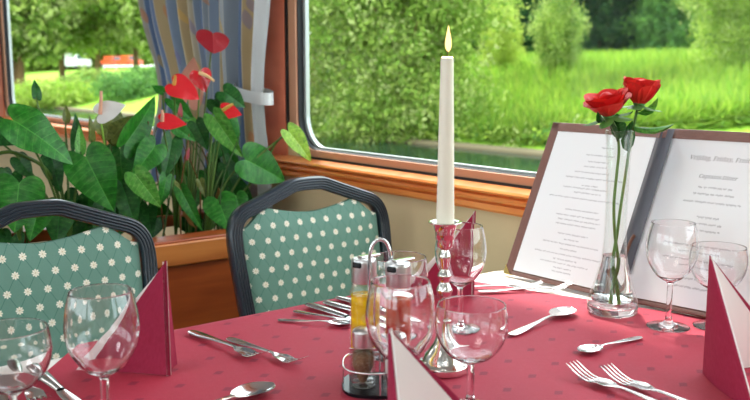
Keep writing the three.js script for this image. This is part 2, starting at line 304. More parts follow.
// ---------------------------------------------------------------- glasses
function glassBowl(kind) {
  // outer profile from the stem top up, then inner profile down
  const outer = kind === 'wine' ? [[0.0042, 0.0], [0.008, 0.004], [0.021, 0.013], [0.0325, 0.031], [0.0368, 0.049], [0.0366, 0.062], [0.0345, 0.077], [0.0310, 0.0915]] : [[0.0042, 0.0], [0.009, 0.003], [0.024, 0.010], [0.0355, 0.025], [0.0402, 0.042], [0.0398, 0.055], [0.0376, 0.068]];
  return outer;
}
function makeGlass(name, label, category, kind, pos, group) {
  const t = thing(name, label, category, pos, 0, group), wine = kind === 'wine', stem = wine ? 0.066 : 0.054, outer = splineProfile(glassBowl(kind), 40);
  const th = 0.0012, pr = [];
  for (const [r, y] of outer) pr.push([r, y + stem]);
  const top = outer.at(-1); pr.push([top[0] - th * 0.3, top[1] + stem + 0.0005], [top[0] - th * 0.8, top[1] + stem + 0.0003]);
  const floorY = wine ? 0.0105 : 0.009;
  for (let i = outer.length - 1; i >= 0; i--) { const [r, y] = outer[i]; if (y < floorY + 0.001) break; pr.push([Math.max(0, r - th - 0.0012 * (1 - smooth(y, 0.01, 0.04))), y + stem]); }
  pr.push([0.009, stem + floorY - 0.0012], [0, stem + floorY - 0.002]);
  const low = [[0, 0.0006], [0.029, 0.0004], [0.031, 0.001], [0.0312, 0.0018], [0.029, 0.0026], [0.016, 0.0046], [0.0085, 0.0075], [0.0052, 0.0125], [0.0042, 0.02], [0.0040, stem * 0.6], [0.0042, stem - 0.002]];
  // one piece of glass from foot to rim; stem and foot are the lower part of the same lathe
  part('bowl', smoothLathe([...low.slice(-1), ...pr].map((p, i) => i ? p : [p[0], p[1]]), 64), M.glass, t);
  part('stem', smoothLathe([...low.slice(5), ], 32), M.glass, t);
  part('foot', smoothLathe(low.slice(0, 6), 48), M.glass, t);
  return t;
}
const wine0 = makeGlass('wine_glass', 'wine glass nearest the left chair, beside the standing burgundy napkin', 'glass', 'wine', [0.300, TY, -0.832], 'stemmed wine glasses on the table');
const WG = [
  ['wine glass standing before the cruet bottles, a napkin tip in front of it', [0.563, -0.677]],
  ['wine glass behind the silver candlestick', [0.842, -0.878]],
  ['wine glass beside the rose vase, standing before the open menu', [1.104, -0.706]],
];
for (const [l, p] of WG) copyOf(wine0, l, [p[0], TY + 0.0004, p[1]]);
const round0 = makeGlass('water_glass', 'round water glass cut off by the left edge of the picture', 'glass', 'round', [0.222, TY, -0.878], 'round stemmed water glasses on the table');
const RG = [
  ['round water glass just in front of the candlestick base', [0.649, -0.658]],
  ['round water glass behind the cruet set, left of the candlestick', [0.744, -0.898]],
  ['round water glass half hidden behind the napkin on the right', [1.160, -0.664]],
];
for (const [l, p] of RG) copyOf(round0, l, [p[0], TY + 0.0004, p[1]]);

// ---------------------------------------------------------------- candle and candlestick
const CX = 0.716, CZ = -0.775;
{
  const t = thing('candlestick', 'polished silver candlestick with turned knobs and round base', 'candlestick', [CX, TY + 0.0005, CZ]);
  const base = [[0, 0], [0.0325, 0], [0.0335, 0.0015], [0.0335, 0.0075], [0.0325, 0.0095], [0.028, 0.0105], [0.026, 0.014], [0.0235, 0.020], [0.018, 0.026], [0.0125, 0.034], [0.0085, 0.046], [0.0068, 0.058]];
  const stemP = [[0.0068, 0.058], [0.0074, 0.061], [0.0062, 0.064], [0.0058, 0.076], [0.0062, 0.088], [0.0085, 0.093], [0.0102, 0.098], [0.0085, 0.103], [0.0058, 0.108], [0.0072, 0.1125], [0.0088, 0.116], [0.0070, 0.120], [0.0052, 0.124], [0.0066, 0.133], [0.0076, 0.139], [0.0062, 0.144], [0.0050, 0.147]];
  const cup = [[0.0050, 0.147], [0.0075, 0.149], [0.0100, 0.1515], [0.0112, 0.158], [0.0122, 0.168], [0.0150, 0.1765], [0.0205, 0.1795], [0.0207, 0.1808], [0.0150, 0.1800], [0.0125, 0.176], [0.0117, 0.160], [0, 0.1595]];
  const tall = (a) => a.map(([r, y]) => [r, y * 1.058]);
  part('base', smoothLathe(tall(base)), M.silver, t); part('stem', smoothLathe(splineProfile(tall(stemP), 80)), M.silver, t); part('cup', smoothLathe(tall(cup)), M.silver, t);
  const c = thing('candle', 'tall lit white taper candle in the silver candlestick', 'candle', [CX, TY + 0.1699, CZ]);
  const H = 0.2235;
  part('wax', smoothLathe([[0, 0], [0.0112, 0], [0.0112, 0.02], [0.0098, H * 0.5], [0.0078, H - 0.004], [0.0074, H - 0.0012], [0.006, H], [0.003, H - 0.0016], [0, H - 0.0022]], 40), M.wax, c);
  part('wick', tube([[0, H - 0.004, 0], [0, H + 0.003, 0], [0.0008, H + 0.0065, -0.0004], [0.0022, H + 0.0095, -0.0012]], 0.0008, 12, 6), std({ color: css('#1d1712'), roughness: 1 }), c);
  const fl = smoothLathe(splineProfile([[0, 0], [0.0024, 0.003], [0.0038, 0.008], [0.0036, 0.014], [0.0024, 0.021], [0.0010, 0.028], [0, 0.0325]], 24), 20); fl.translate(0.0026, H + 0.0055, -0.001);
  const cv = fl.attributes.position, col = new Float32Array(cv.count * 3);
  part('flame', fl, std({ color: 0x000000, emissive: lin(1.0, 0.62, 0.22), emissiveIntensity: 1.7, roughness: 1 }), c);
  const core = smoothLathe(splineProfile([[0, 0], [0.0022, 0.003], [0.0030, 0.008], [0.0022, 0.014], [0, 0.020]], 16), 16); core.translate(0.0026, H + 0.009, 0.0028);
  const pl = new THREE.PointLight(new THREE.Color(1, 0.66, 0.3), 0.03); pl.position.set(0.0026, H + 0.018, -0.001); pl.castShadow = true; pl.shadow.radius = 0.2; c.add(pl);
}

// ---------------------------------------------------------------- vase and roses
const VX = 1.1033, VZ = -0.8057;
{
  const t = thing('bud_vase', 'tall clear glass bud vase with flared base and thick bottom', 'vase', [VX, TY + 0.0005, VZ]);
  const out = splineProfile([[0.0395, 0.004], [0.0402, 0.012], [0.0370, 0.026], [0.0290, 0.052], [0.0215, 0.080], [0.0182, 0.105], [0.0168, 0.140], [0.0168, 0.190], [0.0182, 0.245], [0.0208, 0.286]], 60);
  const pr = [[0, 0.0], [0.034, 0.0], [0.038, 0.0012], ...out, [0.0206, 0.2870], [0.0196, 0.2868]];
  for (let i = out.length - 1; i >= 0; i--) { const [r, y] = out[i]; if (y < 0.024) break; pr.push([Math.max(0.002, r - 0.0018 - 0.0028 * (1 - smooth(y, 0.02, 0.07))), y]); }
  pr.push([0.024, 0.0165], [0.012, 0.0148], [0, 0.0145]);
  part('vase_body', smoothLathe(pr, 64), M.clear, t);
  part('vase_base', smoothLathe([[0, 0.0006], [0.0335, 0.0006], [0.0375, 0.0018], [0.0388, 0.006], [0.0390, 0.0125], [0.0355, 0.0152], [0.024, 0.0135], [0, 0.0130]], 64), M.glass, t, 'thick clear bottom');
  const wr = [[0, 0.0152]]; for (const [r, y] of out) if (y > 0.021 && y < 0.092) wr.push([Math.max(0.002, r - 0.0022 - 0.0029 * (1 - smooth(y, 0.02, 0.07))), y]);
  wr.push([wr.at(-1)[0] + 0.0002, 0.0925], [wr.at(-1)[0] - 0.002, 0.0920], [0, 0.0918]);
  part('water', smoothLathe(wr, 48), phys({ color: lin(0.99, 1, 1), roughness: 0, transmission: 1, thickness: 0.02, ior: 1.33 }), t);
}
const petalMat = [0, 1, 2].map((i) => phys({ color: lin([0.74, 0.62, 0.84][i], [0.014, 0.010, 0.03][i], [0.014, 0.010, 0.02][i]), roughness: 0.55, sheen: 0.5, sheenRoughness: 0.5, sheenColor: css('#ff5a4a'), side: THREE.DoubleSide }));
const stemMat = std({ map: dataTexture(64, 256, (u, v) => { const n = tileNoise(u, v, 3, 12, 3, 4) * 40; return [86 + n, 122 + n, 40 + n * 0.5]; }), roughness: 0.55 });
// one rose petal: cupped sheet, base at the origin, growing up +y, curling outward at the lip
function petalGeo(w, h, cup, curl, seed) {
  return surface(10, 10, (u, v) => {
    const a = (u - 0.5) * 2, wide = Math.pow(Math.sin(Math.min(1, v * 0.92 + 0.08) * Math.PI * 0.62), 0.8), x = a * w * wide;
    const y = h * v * (1 - 0.16 * a * a * v) + 0.0007 * noise.noise(a * 3, v * 4, seed), z = cup * (a * a) * -wide + h * (0.32 * Math.sin(v * Math.PI * 0.6)) + curl * Math.pow(Math.max(0, v - 0.6) / 0.4, 2) + 0.0010 * noise.noise(a * 4 + seed, v * 3, 2.2);
    return [x, y, z];
  });
}
function bloom(parent, base, dir, size, openness, seed) {
  const b = sub('bloom', parent); b.position.set(...base); b.quaternion.setFromUnitVectors(V3(0, 1, 0), V3(...dir).normalize());
  const r = rng(seed), core = smoothLathe(splineProfile([[0, 0], [size * 0.2, size * 0.1], [size * 0.27, size * 0.42], [size * 0.16, size * 0.72], [0.0, size * 0.80]], 14), 14);
  part('petal', core, petalMat[1], b);
  const rings = [[4, 0.14, 0.78, 0.04], [5, 0.22, 0.84, 0.16], [6, 0.30, 0.82, 0.32 * openness + 0.1], [7, 0.35, 0.74, 0.55 * openness + 0.12]];
  let n = 0;
  for (const [count, rad, hh, tilt] of rings) for (let k = 0; k < count; k++) {
    const g = petalGeo(size * (0.26 + rad * 0.5), size * hh * (0.92 + 0.16 * r()), size * 0.16, size * (0.06 + 0.20 * tilt), n++);
    const m = part('petal', g, petalMat[(n + k) % 3], b), a = (k + 0.37 * n / 4 + r() * 0.25) / count * Math.PI * 2;
    m.rotation.order = 'YXZ'; m.rotation.y = a; m.rotation.x = tilt * (0.85 + 0.3 * r()); m.position.set(Math.sin(a) * size * rad * 0.28, size * 0.02, Math.cos(a) * size * rad * 0.28);
  }
  for (let k = 0; k < 5; k++) { const s = leafBlade(size * 0.75, size * 0.2, 0.1, 0.3, 0.4); const m = part('sepal', s, sepalMat, b), a = k / 5 * 6.283; m.rotation.order = 'YXZ'; m.rotation.y = a; m.rotation.x = 1.9; m.position.set(Math.sin(a) * size * 0.1, size * 0.04, Math.cos(a) * size * 0.1); }
  part('receptacle', smoothLathe([[0, -size * 0.16], [size * 0.07, -size * 0.14], [size * 0.15, 0], [size * 0.19, size * 0.1], [0, size * 0.12]], 14), sepalMat, b);
  return b;
}
// ---------------------------------------------------------------- leaves
// narrow leaf along +y with a folded midrib
function leafBlade(len, hw, fold, curl, serr = 0, nx = 6, ny = 10) {
  return surface(nx, ny, (u, v) => { const a = (u - 0.5) * 2, w = hw * Math.pow(Math.sin(Math.pow(v, 0.8) * Math.PI), 0.75) * (1 + 0.06 * serr * Math.sin(v * 40)); return [a * w, len * v, fold * Math.abs(a) * w * 2 - curl * len * v * v * 0.5]; });
}
const HEART = [[0, -0.02], [0.06, -0.10], [0.16, -0.17], [0.28, -0.185], [0.39, -0.13], [0.465, -0.02], [0.495, 0.12], [0.475, 0.28], [0.415, 0.44], [0.325, 0.60], [0.215, 0.76], [0.105, 0.89], [0.035, 0.965], [0, 1]];
// heart leaf in the x-y plane, joint at the origin, tip at (0, 1); fold lifts the edges, curl droops the tip
function heartGeo(width, fold, curl, wave, seed) {
  const spl = new THREE.SplineCurve(HEART.map((p) => new THREE.Vector2(p[0], p[1]))), N = 26, pts = spl.getPoints(N), K = 4, p = [], uv = [], idx = [];
  for (const side of [1, -1]) {
    const o = p.length / 3;
    for (let i = 0; i <= N; i++) {
      const ex = pts[i].x * side * width, ey = pts[i].y, my = clamp(ey * 1.02 + 0.03, 0, 1);
      for (let k = 0; k <= K; k++) {
        const q = k / K, x = ex * q, y = lerp(my, ey, q);
        const z = fold * Math.abs(x) - curl * Math.pow(Math.max(0, y), 2) + wave * Math.sin(y * 9 + side * 1.3 + seed) * Math.abs(x) - fold * 0.8 * x * x * 1.6;
        p.push(x, y, z); uv.push(0.5 + pts[i].x * side * q, (y + 0.2) / 1.2);
      }
    }
    for (let i = 0; i < N; i++) for (let k = 0; k < K; k++) { const a = o + i * (K + 1) + k, b = a + 1, c = a + K + 1, d = c + 1; if (side > 0) idx.push(a, b, d, a, d, c); else idx.push(a, d, b, a, c, d); }
  }
  const g = new THREE.BufferGeometry(); g.setAttribute('position', new THREE.Float32BufferAttribute(p, 3)); g.setAttribute('uv', new THREE.Float32BufferAttribute(uv, 2)); g.setIndex(idx); g.computeVertexNormals(); return g;
}
function leafTexture(base, vein, seed) {
  return canvasTexture(128, 256, (c, w, h) => {
    c.fillStyle = base; c.fillRect(0, 0, w, h); const r = rng(seed);
    for (let i = 0; i < 500; i++) { c.fillStyle = r() < 0.5 ? 'rgba(255,255,160,0.05)' : 'rgba(0,30,0,0.08)'; c.beginPath(); c.arc(r() * w, r() * h, 2 + r() * 9, 0, 7); c.fill(); }
    c.strokeStyle = vein; c.lineWidth = 2.4; c.beginPath(); c.moveTo(w / 2, h); c.lineTo(w / 2, 0); c.stroke(); c.lineWidth = 1.1;
    for (let k = 0; k < 8; k++) for (const s of [-1, 1]) { const y = h * (0.86 - k * 0.1); c.beginPath(); c.moveTo(w / 2, y); c.quadraticCurveTo(w / 2 + s * w * 0.25, y - h * 0.04, w / 2 + s * w * 0.48, y - h * 0.13); c.stroke(); }
  });
}
const leafMat = (base, vein, seed) => phys({ map: leafTexture(base, vein, seed), roughness: 0.45, specularIntensity: 0.55, clearcoat: 0.06, clearcoatRoughness: 0.2, transmission: 0.15, thickness: 0, side: THREE.DoubleSide });
const LEAF = { dark: leafMat('#0f5412', '#2a7a28', 1), mid: leafMat('#1c7416', '#50a038', 2), light: leafMat('#55a038', '#92c868', 3), lime: leafMat('#8aba30', '#bcd96e', 4), olive: leafMat('#66702c', '#8d9450', 5) };
const sepalMat = std({ color: css('#4a7d33'), roughness: 0.6, side: THREE.DoubleSide });

function makeRose(label, pts, bloomAt, dir, size, open, seed, leaves) {
  const t = thing('rose', label, 'rose', [0, 0, 0]);
  part('stem', taperTube(pts, 0.0026, 0.0021, 48, 8), stemMat, t);
  bloom(t, bloomAt, dir, size, open, seed);
  leaves.forEach(([p, rx, ry, rz, len, hw, light]) => { const m = part('leaf', leafBlade(len, hw, 0.35, 0.5, 1), light ? LEAF.light : LEAF.dark, t); m.position.set(...p); m.rotation.set(rx, ry, rz, 'YXZ'); });
  return t;
}
makeRose('open red rose with wide petals, left of the two in the vase', [[1.0931, 0.7589, -0.8009], [1.0964, 0.7872, -0.801], [1.1017, 0.8238, -0.7974], [1.1026, 0.865, -0.8057], [1.1023, 0.9117, -0.8096], [1.1072, 0.9628, -0.8102], [1.1093, 0.9967, -0.8097], [1.1052, 1.0245, -0.8117], [1.094, 1.0461, -0.8155]],
  [1.0913, 1.0477, -0.8154], [-0.30, 0.95, -0.05], 0.050, 0.55, 11, [[[1.1038, 1.0093, -0.81], -0.3, 0.6, 0.1, 0.05, 0.013, false], [[1.1149, 1.0116, -0.8146], -0.2, 2.2, -0.1, 0.045, 0.012, false], [[1.0814, 1.0402, -0.8204], 1.2, -0.9, 0.3, 0.03, 0.006, false]]);
makeRose('smaller half-open red rose, right of the two in the vase', [[1.1001, 0.7595, -0.793], [1.101, 0.787, -0.7988], [1.1021, 0.822, -0.807], [1.1117, 0.8635, -0.8086], [1.1191, 0.9102, -0.8089], [1.1308, 0.9611, -0.8107], [1.1361, 1.0031, -0.8092], [1.1414, 1.0419, -0.8059], [1.1452, 1.0619, -0.8042]],
  [1.1466, 1.0634, -0.8034], [0.06, 0.99, 0.05], 0.052, 0.06, 23, [[[1.1382, 1.0327, -0.8068], 1.75, 0.75, 0.5, 0.062, 0.014, true], [[1.1414, 1.0528, -0.8028], 1.2, 1.2, 0.1, 0.04, 0.012, true], [[1.1329, 0.9954, -0.8103], 0.2, 2.4, 0.1, 0.045, 0.010, false], [[1.1339, 0.9923, -0.809], 0.1, -1.4, 0.2, 0.04, 0.008, false]]);

// ---------------------------------------------------------------- menu folder leaning on the sill
{
  const W = 0.236, H = 0.305, leather = std({ map: dataTexture(256, 256, (u, v) => { const n = tileNoise(u, v, 18, 18, 4, 41) * 34; return [122 + n, 84 + n * 0.8, 76 + n * 0.7]; }), roughness: 0.5, bumpMap: bumpFine, bumpScale: 0.0008 });
  const inner = std({ color: css('#4a4b55'), roughness: 0.35 }), gold = std({ color: lin(0.85, 0.62, 0.22), roughness: 0.25, metalness: 1 });
  const page = (draw) => phys({ map: canvasTexture(768, 992, (c, w, h) => { c.fillStyle = '#eff3f8'; c.fillRect(0, 0, w, h); c.textAlign = 'center'; draw(c, w, h); }), roughness: 0.4, clearcoat: 0.6, clearcoatRoughness: 0.12 });
  // a line of print too small to read: short uneven strokes
  const fine = (c, r, cx, y, half, tall = 9, ink = 'rgba(96,100,112,0.6)') => { c.fillStyle = ink; let x = cx - half; while (x < cx + half) { const wd = 16 + r() * 54; for (let k = 0; k < wd && x + k < cx + half; k += 5) c.fillRect(x + k, y - tall * (0.5 + 0.5 * r()), 2.6, tall * (0.6 + 0.5 * r())); x += wd + 9; } };
  const leftPage = page((c, w, h) => {
    const r = rng(5);
    for (const [y, half, dx] of [[0.10, 48, 60], [0.155, 110, 20], [0.20, 80, 20], [0.235, 90, 10], [0.275, 140, 0], [0.315, 240, 40], [0.365, 60, 10], [0.385, 175, -20], [0.415, 105, 10], [0.455, 275, -10], [0.535, 130, 10], [0.575, 170, -10], [0.605, 165, 10], [0.635, 160, 0], [0.70, 120, 0], [0.735, 56, 0], [0.765, 220, 0], [0.80, 66, 0], [0.835, 260, 0], [0.868, 92, 0], [0.895, 190, 0], [0.925, 72, 0], [0.95, 74, 0]]) fine(c, r, w / 2 + dx, y * h, half);
  });
  const rightPage = page((c, w, h) => {
    const r = rng(8); c.fillStyle = '#74777f';
    c.font = 'italic 36px serif'; c.fillText('Vrijdag, Friday, Freitag', w / 2, h * 0.125); c.font = 'italic 32px serif'; c.fillText('Captains Diner', w / 2, h * 0.235);
    for (const [y, half] of [[0.295, 100], [0.335, 120], [0.385, 170], [0.475, 64], [0.515, 90], [0.555, 86], [0.645, 230], [0.685, 120], [0.735, 210], [0.78, 90], [0.84, 190], [0.89, 110]]) fine(c, r, w / 2, y * h, half, 11);
  });
  const menu = thing('menu_folder', 'open brown leather menu folder with printed white pages, leaning on the sill', 'menu', [0, 0, 0]);
  const lean = 25 * Math.PI / 180;
  // one half: x runs from the spine outwards, y up the board, z out of the page
  function half(dirX, dirZ, base, flip, pm, side) {
    const g = sub(side, menu), out = V3(dirX, 0, dirZ).normalize(), away = V3(1, 0, 0).addScaledVector(out, -out.x).normalize();
    const up = V3(0, Math.cos(lean), 0).addScaledVector(away, Math.sin(lean)), z = V3().crossVectors(flip > 0 ? out : out.clone().negate(), up);
    g.matrix.makeBasis(flip > 0 ? out : out.clone().negate(), up, z); g.matrix.setPosition(...base); g.matrix.decompose(g.position, g.quaternion, g.scale);
    const s = flip, add = (n, geo, m) => part(n, geo, m, g);
    add('cover', box(W, H, 0.004, s * W / 2, H / 2, -0.002, 0.0018), leather);
    add('rim', joined([box(W, 0.018, 0.003, s * W / 2, H - 0.009, 0.0012, 0.001), box(0.018, H, 0.003, s * (W - 0.009), H / 2, 0.0012, 0.001), box(W, 0.006, 0.003, s * W / 2, 0.003, 0.0012, 0.001)]), leather);
    add('page', planarUV(box(W - 0.025, H - 0.026, 0.0016, s * (W / 2 - 0.0065), H / 2 - 0.004, 0.0016), (x) => (x - (s * (W / 2 - 0.0065) - (W - 0.025) / 2)) / (W - 0.025), (x, y) => (y - 0.009) / (H - 0.026)), pm);
    const cs = 0.016, corner = (cy) => { const sh = new THREE.Shape(); const q = cy > H / 2 ? -1 : 1; sh.moveTo(0, 0); sh.lineTo(-s * cs, 0); sh.lineTo(0, q * cs); sh.closePath(); const e = new THREE.ExtrudeGeometry(sh, { depth: 0.0016, bevelEnabled: false }); e.translate(s * (W + 0.0006), cy, 0.0024); return e; };
    if (side === 'left_half') add('gold_corner', joined([corner(0.0), box(0.017, 0.0014, 0.007, s * (W - 0.008), -0.0004, -0.0005), box(0.0014, 0.017, 0.007, s * (W + 0.0004), 0.008, -0.0005)]), gold);
    return g;
  }
  const B = [1.164, 0.7435, -0.848];
  const L = half(-0.004, -0.236, [B[0], B[1], B[2] - 0.006], -1, leftPage, 'left_half');
  const Rr = half(0.030, 0.234, [B[0] + 0.003, B[1], B[2] + 0.010], 1, rightPage, 'right_half');
  // spine: dark strip joining the halves, with a brown elastic cord
  const up = V3(Math.sin(lean), Math.cos(lean), 0), P = (s, k, off) => V3(...B).addScaledVector(up, s).add(V3(-Math.cos(lean) * off, Math.sin(lean) * off, k));
  part('spine', surface(8, 20, (u, v) => { const a = (u - 0.5), p = P(v * H, 0.002 - a * 0.030, 0.003 - 0.003 * (1 - 4 * a * a)); return p.toArray(); }), phys({ color: css('#565963'), roughness: 0.3, clearcoat: 0.4, side: THREE.DoubleSide }), menu);
  part('cord', tube([P(0.0, 0.002, 0.006), P(0.06, 0.001, 0.0062), P(0.105, 0.003, 0.006), P(0.112, 0.006, 0.006)], 0.0026, 20, 8), std({ color: css('#6d4b3a'), roughness: 0.7 }), menu);
}

// ---------------------------------------------------------------- cruet set
{
  const xz = (a) => [a[0], a[2]], OIL = xz([0.6205, 0.8006, -0.8162]), VIN = xz([0.6387, 0.8077, -0.7725]), PEP = xz([0.5946, 0.7887, -0.7842]), SAL = xz([0.6114, 0.796, -0.743]);
  const mid = (k) => (OIL[k] + VIN[k] + PEP[k] + SAL[k]) / 4;
  const rack = thing('cruet_rack', 'chrome cruet rack with tall looped wire handle', 'cruet rack', [mid(0), TY + 0.0005, mid(1)], -0.663);
  // local x runs from oil to vinegar, local z from bottles to shakers
  const oval = (rx, rz, y0, y1, flare) => surface(56, 6, (u, v) => { const a = u * 6.2832, k = 1 + flare * v; const e = 0.7; return [rx * k * Math.sign(Math.cos(a)) * Math.pow(Math.abs(Math.cos(a)), e), lerp(y0, y1, v), -rz * k * Math.sign(Math.sin(a)) * Math.pow(Math.abs(Math.sin(a)), e)]; });
  const disc = (rx, rz, y) => surface(56, 3, (u, v) => { const a = u * 6.2832, e = 0.7; return [rx * v * Math.sign(Math.cos(a)) * Math.pow(Math.abs(Math.cos(a)), e), y, -rz * v * Math.sign(Math.sin(a)) * Math.pow(Math.abs(Math.sin(a)), e)]; });
  part('tray', joined([oval(0.0455, 0.0425, 0, 0.004, 0.01), disc(0.0455, 0.0425, 0.004), disc(0.0455, 0.0425, 0.0004)]), std({ color: css('#20242c'), roughness: 0.25, metalness: 0.5 }), rack, 'dark tray');
  part('divider', joined([box(0.074, 0.044, 0.0014, 0, 0.026, 0.0015, 0.0005)]), M.chrome, rack, 'chrome divider plate');
  part('rail', tube(Array.from({ length: 40 }, (_, k) => { const a = k / 40 * 6.2832, e = 0.7; return [0.0445 * Math.sign(Math.cos(a)) * Math.pow(Math.abs(Math.cos(a)), e), 0.030, -0.0415 * Math.sign(Math.sin(a)) * Math.pow(Math.abs(Math.sin(a)), e)]; }), 0.0011, 120, 6, true), M.chrome, rack);
  for (const [px, pz] of [[0.0445, 0], [-0.0445, 0], [0, 0.0415], [0, -0.0415]]) part('post', tube([[px, 0.002, pz], [px, 0.016, pz], [px, 0.030, pz]], 0.0011, 4, 6), M.chrome, rack);
  part('handle', tube([[-0.0125, 0.005, -0.016], [-0.0125, 0.06, -0.016], [-0.0125, 0.13, -0.016], [-0.0120, 0.160, -0.016], [-0.0075, 0.173, -0.016], [0, 0.177, -0.016], [0.0075, 0.173, -0.016], [0.0120, 0.160, -0.016], [0.0125, 0.13, -0.016], [0.0125, 0.06, -0.016], [0.0125, 0.005, -0.016]], 0.0024, 80, 10), M.chrome, rack);
  function bottle(name, label, at, liquid, fill) {
    const t = thing(name, label, 'cruet', [at[0], TY + 0.005, at[1]]), r = 0.0182, h = 0.112;
    part('bottle', smoothLathe([[0, 0], [r - 0.002, 0], [r, 0.002], [r, h - 0.012], [r - 0.001, h - 0.007], [r - 0.0035, h - 0.001], [r - 0.0035, h + 0.004], [r - 0.005, h + 0.004], [r - 0.005, h - 0.002], [r - 0.0028, h - 0.012], [r - 0.0018, h - 0.02], [r - 0.0018, 0.005], [r - 0.004, 0.0035], [0, 0.0035]], 48), M.clear, t);
    part('liquid', smoothLathe([[0, 0.004], [r - 0.005, 0.004], [r - 0.0021, 0.006], [r - 0.0021, fill], [0, fill]], 48), liquid, t);
    part('cap', smoothLathe([[0.0135, h + 0.0045], [0.0155, h + 0.0045], [0.0155, h + 0.030], [0.0148, h + 0.0335], [0.013, h + 0.0345], [0, h + 0.0348]], 40), M.steelSoft, t);
    const s = part('spout', joined([box(0.010, 0.007, 0.012, 0, h + 0.028, 0, 0.002)]), M.rubber, t); s.position.set(-0.0118, 0, 0.0040); s.rotation.y = 0.35;
    part('pour_lever', box(0.030, 0.003, 0.009, 0.008, h + 0.0362, 0, 0.0012), M.steel, t);
    return t;
  }
  bottle('oil_bottle', 'glass cruet of yellow oil with a steel pouring cap', OIL, phys({ color: lin(0.97, 0.70, 0.01), roughness: 0.02, transmission: 0.45, thickness: 0, ior: 1.3, side: THREE.DoubleSide }), 0.101);
  bottle('vinegar_bottle', 'glass cruet of red vinegar with a steel pouring cap', VIN, phys({ color: lin(0.66, 0.06, 0.012), roughness: 0.02, transmission: 0.3, thickness: 0, ior: 1.3, side: THREE.DoubleSide }), 0.101);
  function shaker(name, label, at, spice) {
    const t = thing(name, label, 'shaker', [at[0], TY + 0.005, at[1]]), r = 0.0148, h = 0.052;
    part('jar', smoothLathe([[0, 0], [r - 0.002, 0], [r, 0.002], [r, h - 0.012], [0.0115, h - 0.002], [0.0115, h + 0.003], [0.0105, h + 0.003], [0.0104, h - 0.003], [r - 0.0016, h - 0.013], [r - 0.0016, 0.0045], [0, 0.004]], 40), M.clear, t);
    part('spice', smoothLathe([[0, 0.0045], [0.004, 0.0047], [0.0125, 0.025], [0.0128, 0.037], [0.006, 0.040], [0, 0.041]], 32), spice, t);
    part('cap', smoothLathe([[0.0118, h - 0.003], [0.0128, h - 0.003], [0.0128, h + 0.014], [0.0118, h + 0.017], [0.006, h + 0.0195], [0, h + 0.020]], 36), M.steelSoft, t);
  }
  shaker('pepper_shaker', 'small glass pepper shaker with brown pepper, below the oil', PEP, std({ map: dataTexture(64, 64, (u, v) => { const n = tileNoise(u, v, 30, 30, 3, 77) * 120; return [120 + n, 94 + n, 66 + n]; }), roughness: 1 }));
  shaker('salt_shaker', 'small glass salt shaker with pale salt, below the vinegar', SAL, std({ color: css('#d8d5d0'), roughness: 1 }));
}

// ---------------------------------------------------------------- folded napkins
const napRed = std({ map: dataTexture(128, 128, (u, v) => { const n = tileNoise(u, v, 24, 24, 3, 51) * 22; return [158 + n, 30 + n, 68 + n]; }), roughness: 0.85, bumpMap: bumpFine, bumpScale: 0.0003, side: THREE.DoubleSide });
const napWhite = std({ color: css('#f3f0ec'), roughness: 0.9, side: THREE.DoubleSide });
function napkinPanel(dir, b, h, bulge, off, thick, grow) {
  const d = V3(dir[0], 0, dir[1]).normalize(), n = V3(-d.z, 0, d.x);
  const P = (s, t, o) => { const w = s * b * grow * (1 - t), q = bulge * Math.sin(Math.PI * Math.min(1, s)) * (1 - t) + o; return [d.x * w + n.x * q, t * h * (1 - 0.004 * s), d.z * w + n.z * q]; };
  return joined([surface(14, 18, (u, v) => P(u, v, off)), surface(14, 18, (u, v) => P(1 - u, v, off + thick)), surface(1, 18, (u, v) => P(1, v, off + thick * u)), surface(14, 1, (u, v) => P(u, 0.0, off + thick * v))]);
}
function makeNapkin(label, pos, h, panels) {
  const t = thing('folded_napkin', label, 'napkin', [pos[0], TY + 0.0012, pos[1]], 0, 'standing burgundy napkins with white lining');
  for (const p of panels) {
    const g = sub('panel', t);
    part('outer_ply', napkinPanel(p.dir, p.b, h, p.bulge, 0, p.in * 0.0018, 1), napRed, g);
    part('lining', napkinPanel(p.dir, p.b, h - 0.0015, p.bulge, p.in * 0.0026, p.in * 0.0016, p.grow ?? 1.0), napWhite, g);
  }
  return t;
}
const napL = makeNapkin('standing burgundy napkin with white edge in front of the left chair', [0.431, -0.966], 0.147, [{ dir: [-0.69, -0.73], b: 0.108, bulge: 0.004, in: 1, grow: 1.17 }, { dir: [0.60, -0.80], b: 0.044, bulge: -0.004, in: -1 }]);
copyOf(napL, 'standing burgundy napkin behind the candlestick, by the far wall', [1.000, TY + 0.0016, -1.008], 0.12);
const napR = makeNapkin('standing burgundy napkin with white lining at the right edge', [0.963, -0.564], 0.151, [{ dir: [-0.56, 0.83], b: 0.125, bulge: 0.006, in: -1, grow: 1.0 }, { dir: [0.93, 0.36], b: 0.14, bulge: -0.004, in: 1, grow: 0.90 }]);
copyOf(napR, 'burgundy napkin tip with white lining at the bottom, before the cruets', [0.462, TY + 0.0016, -0.573], 0.06);

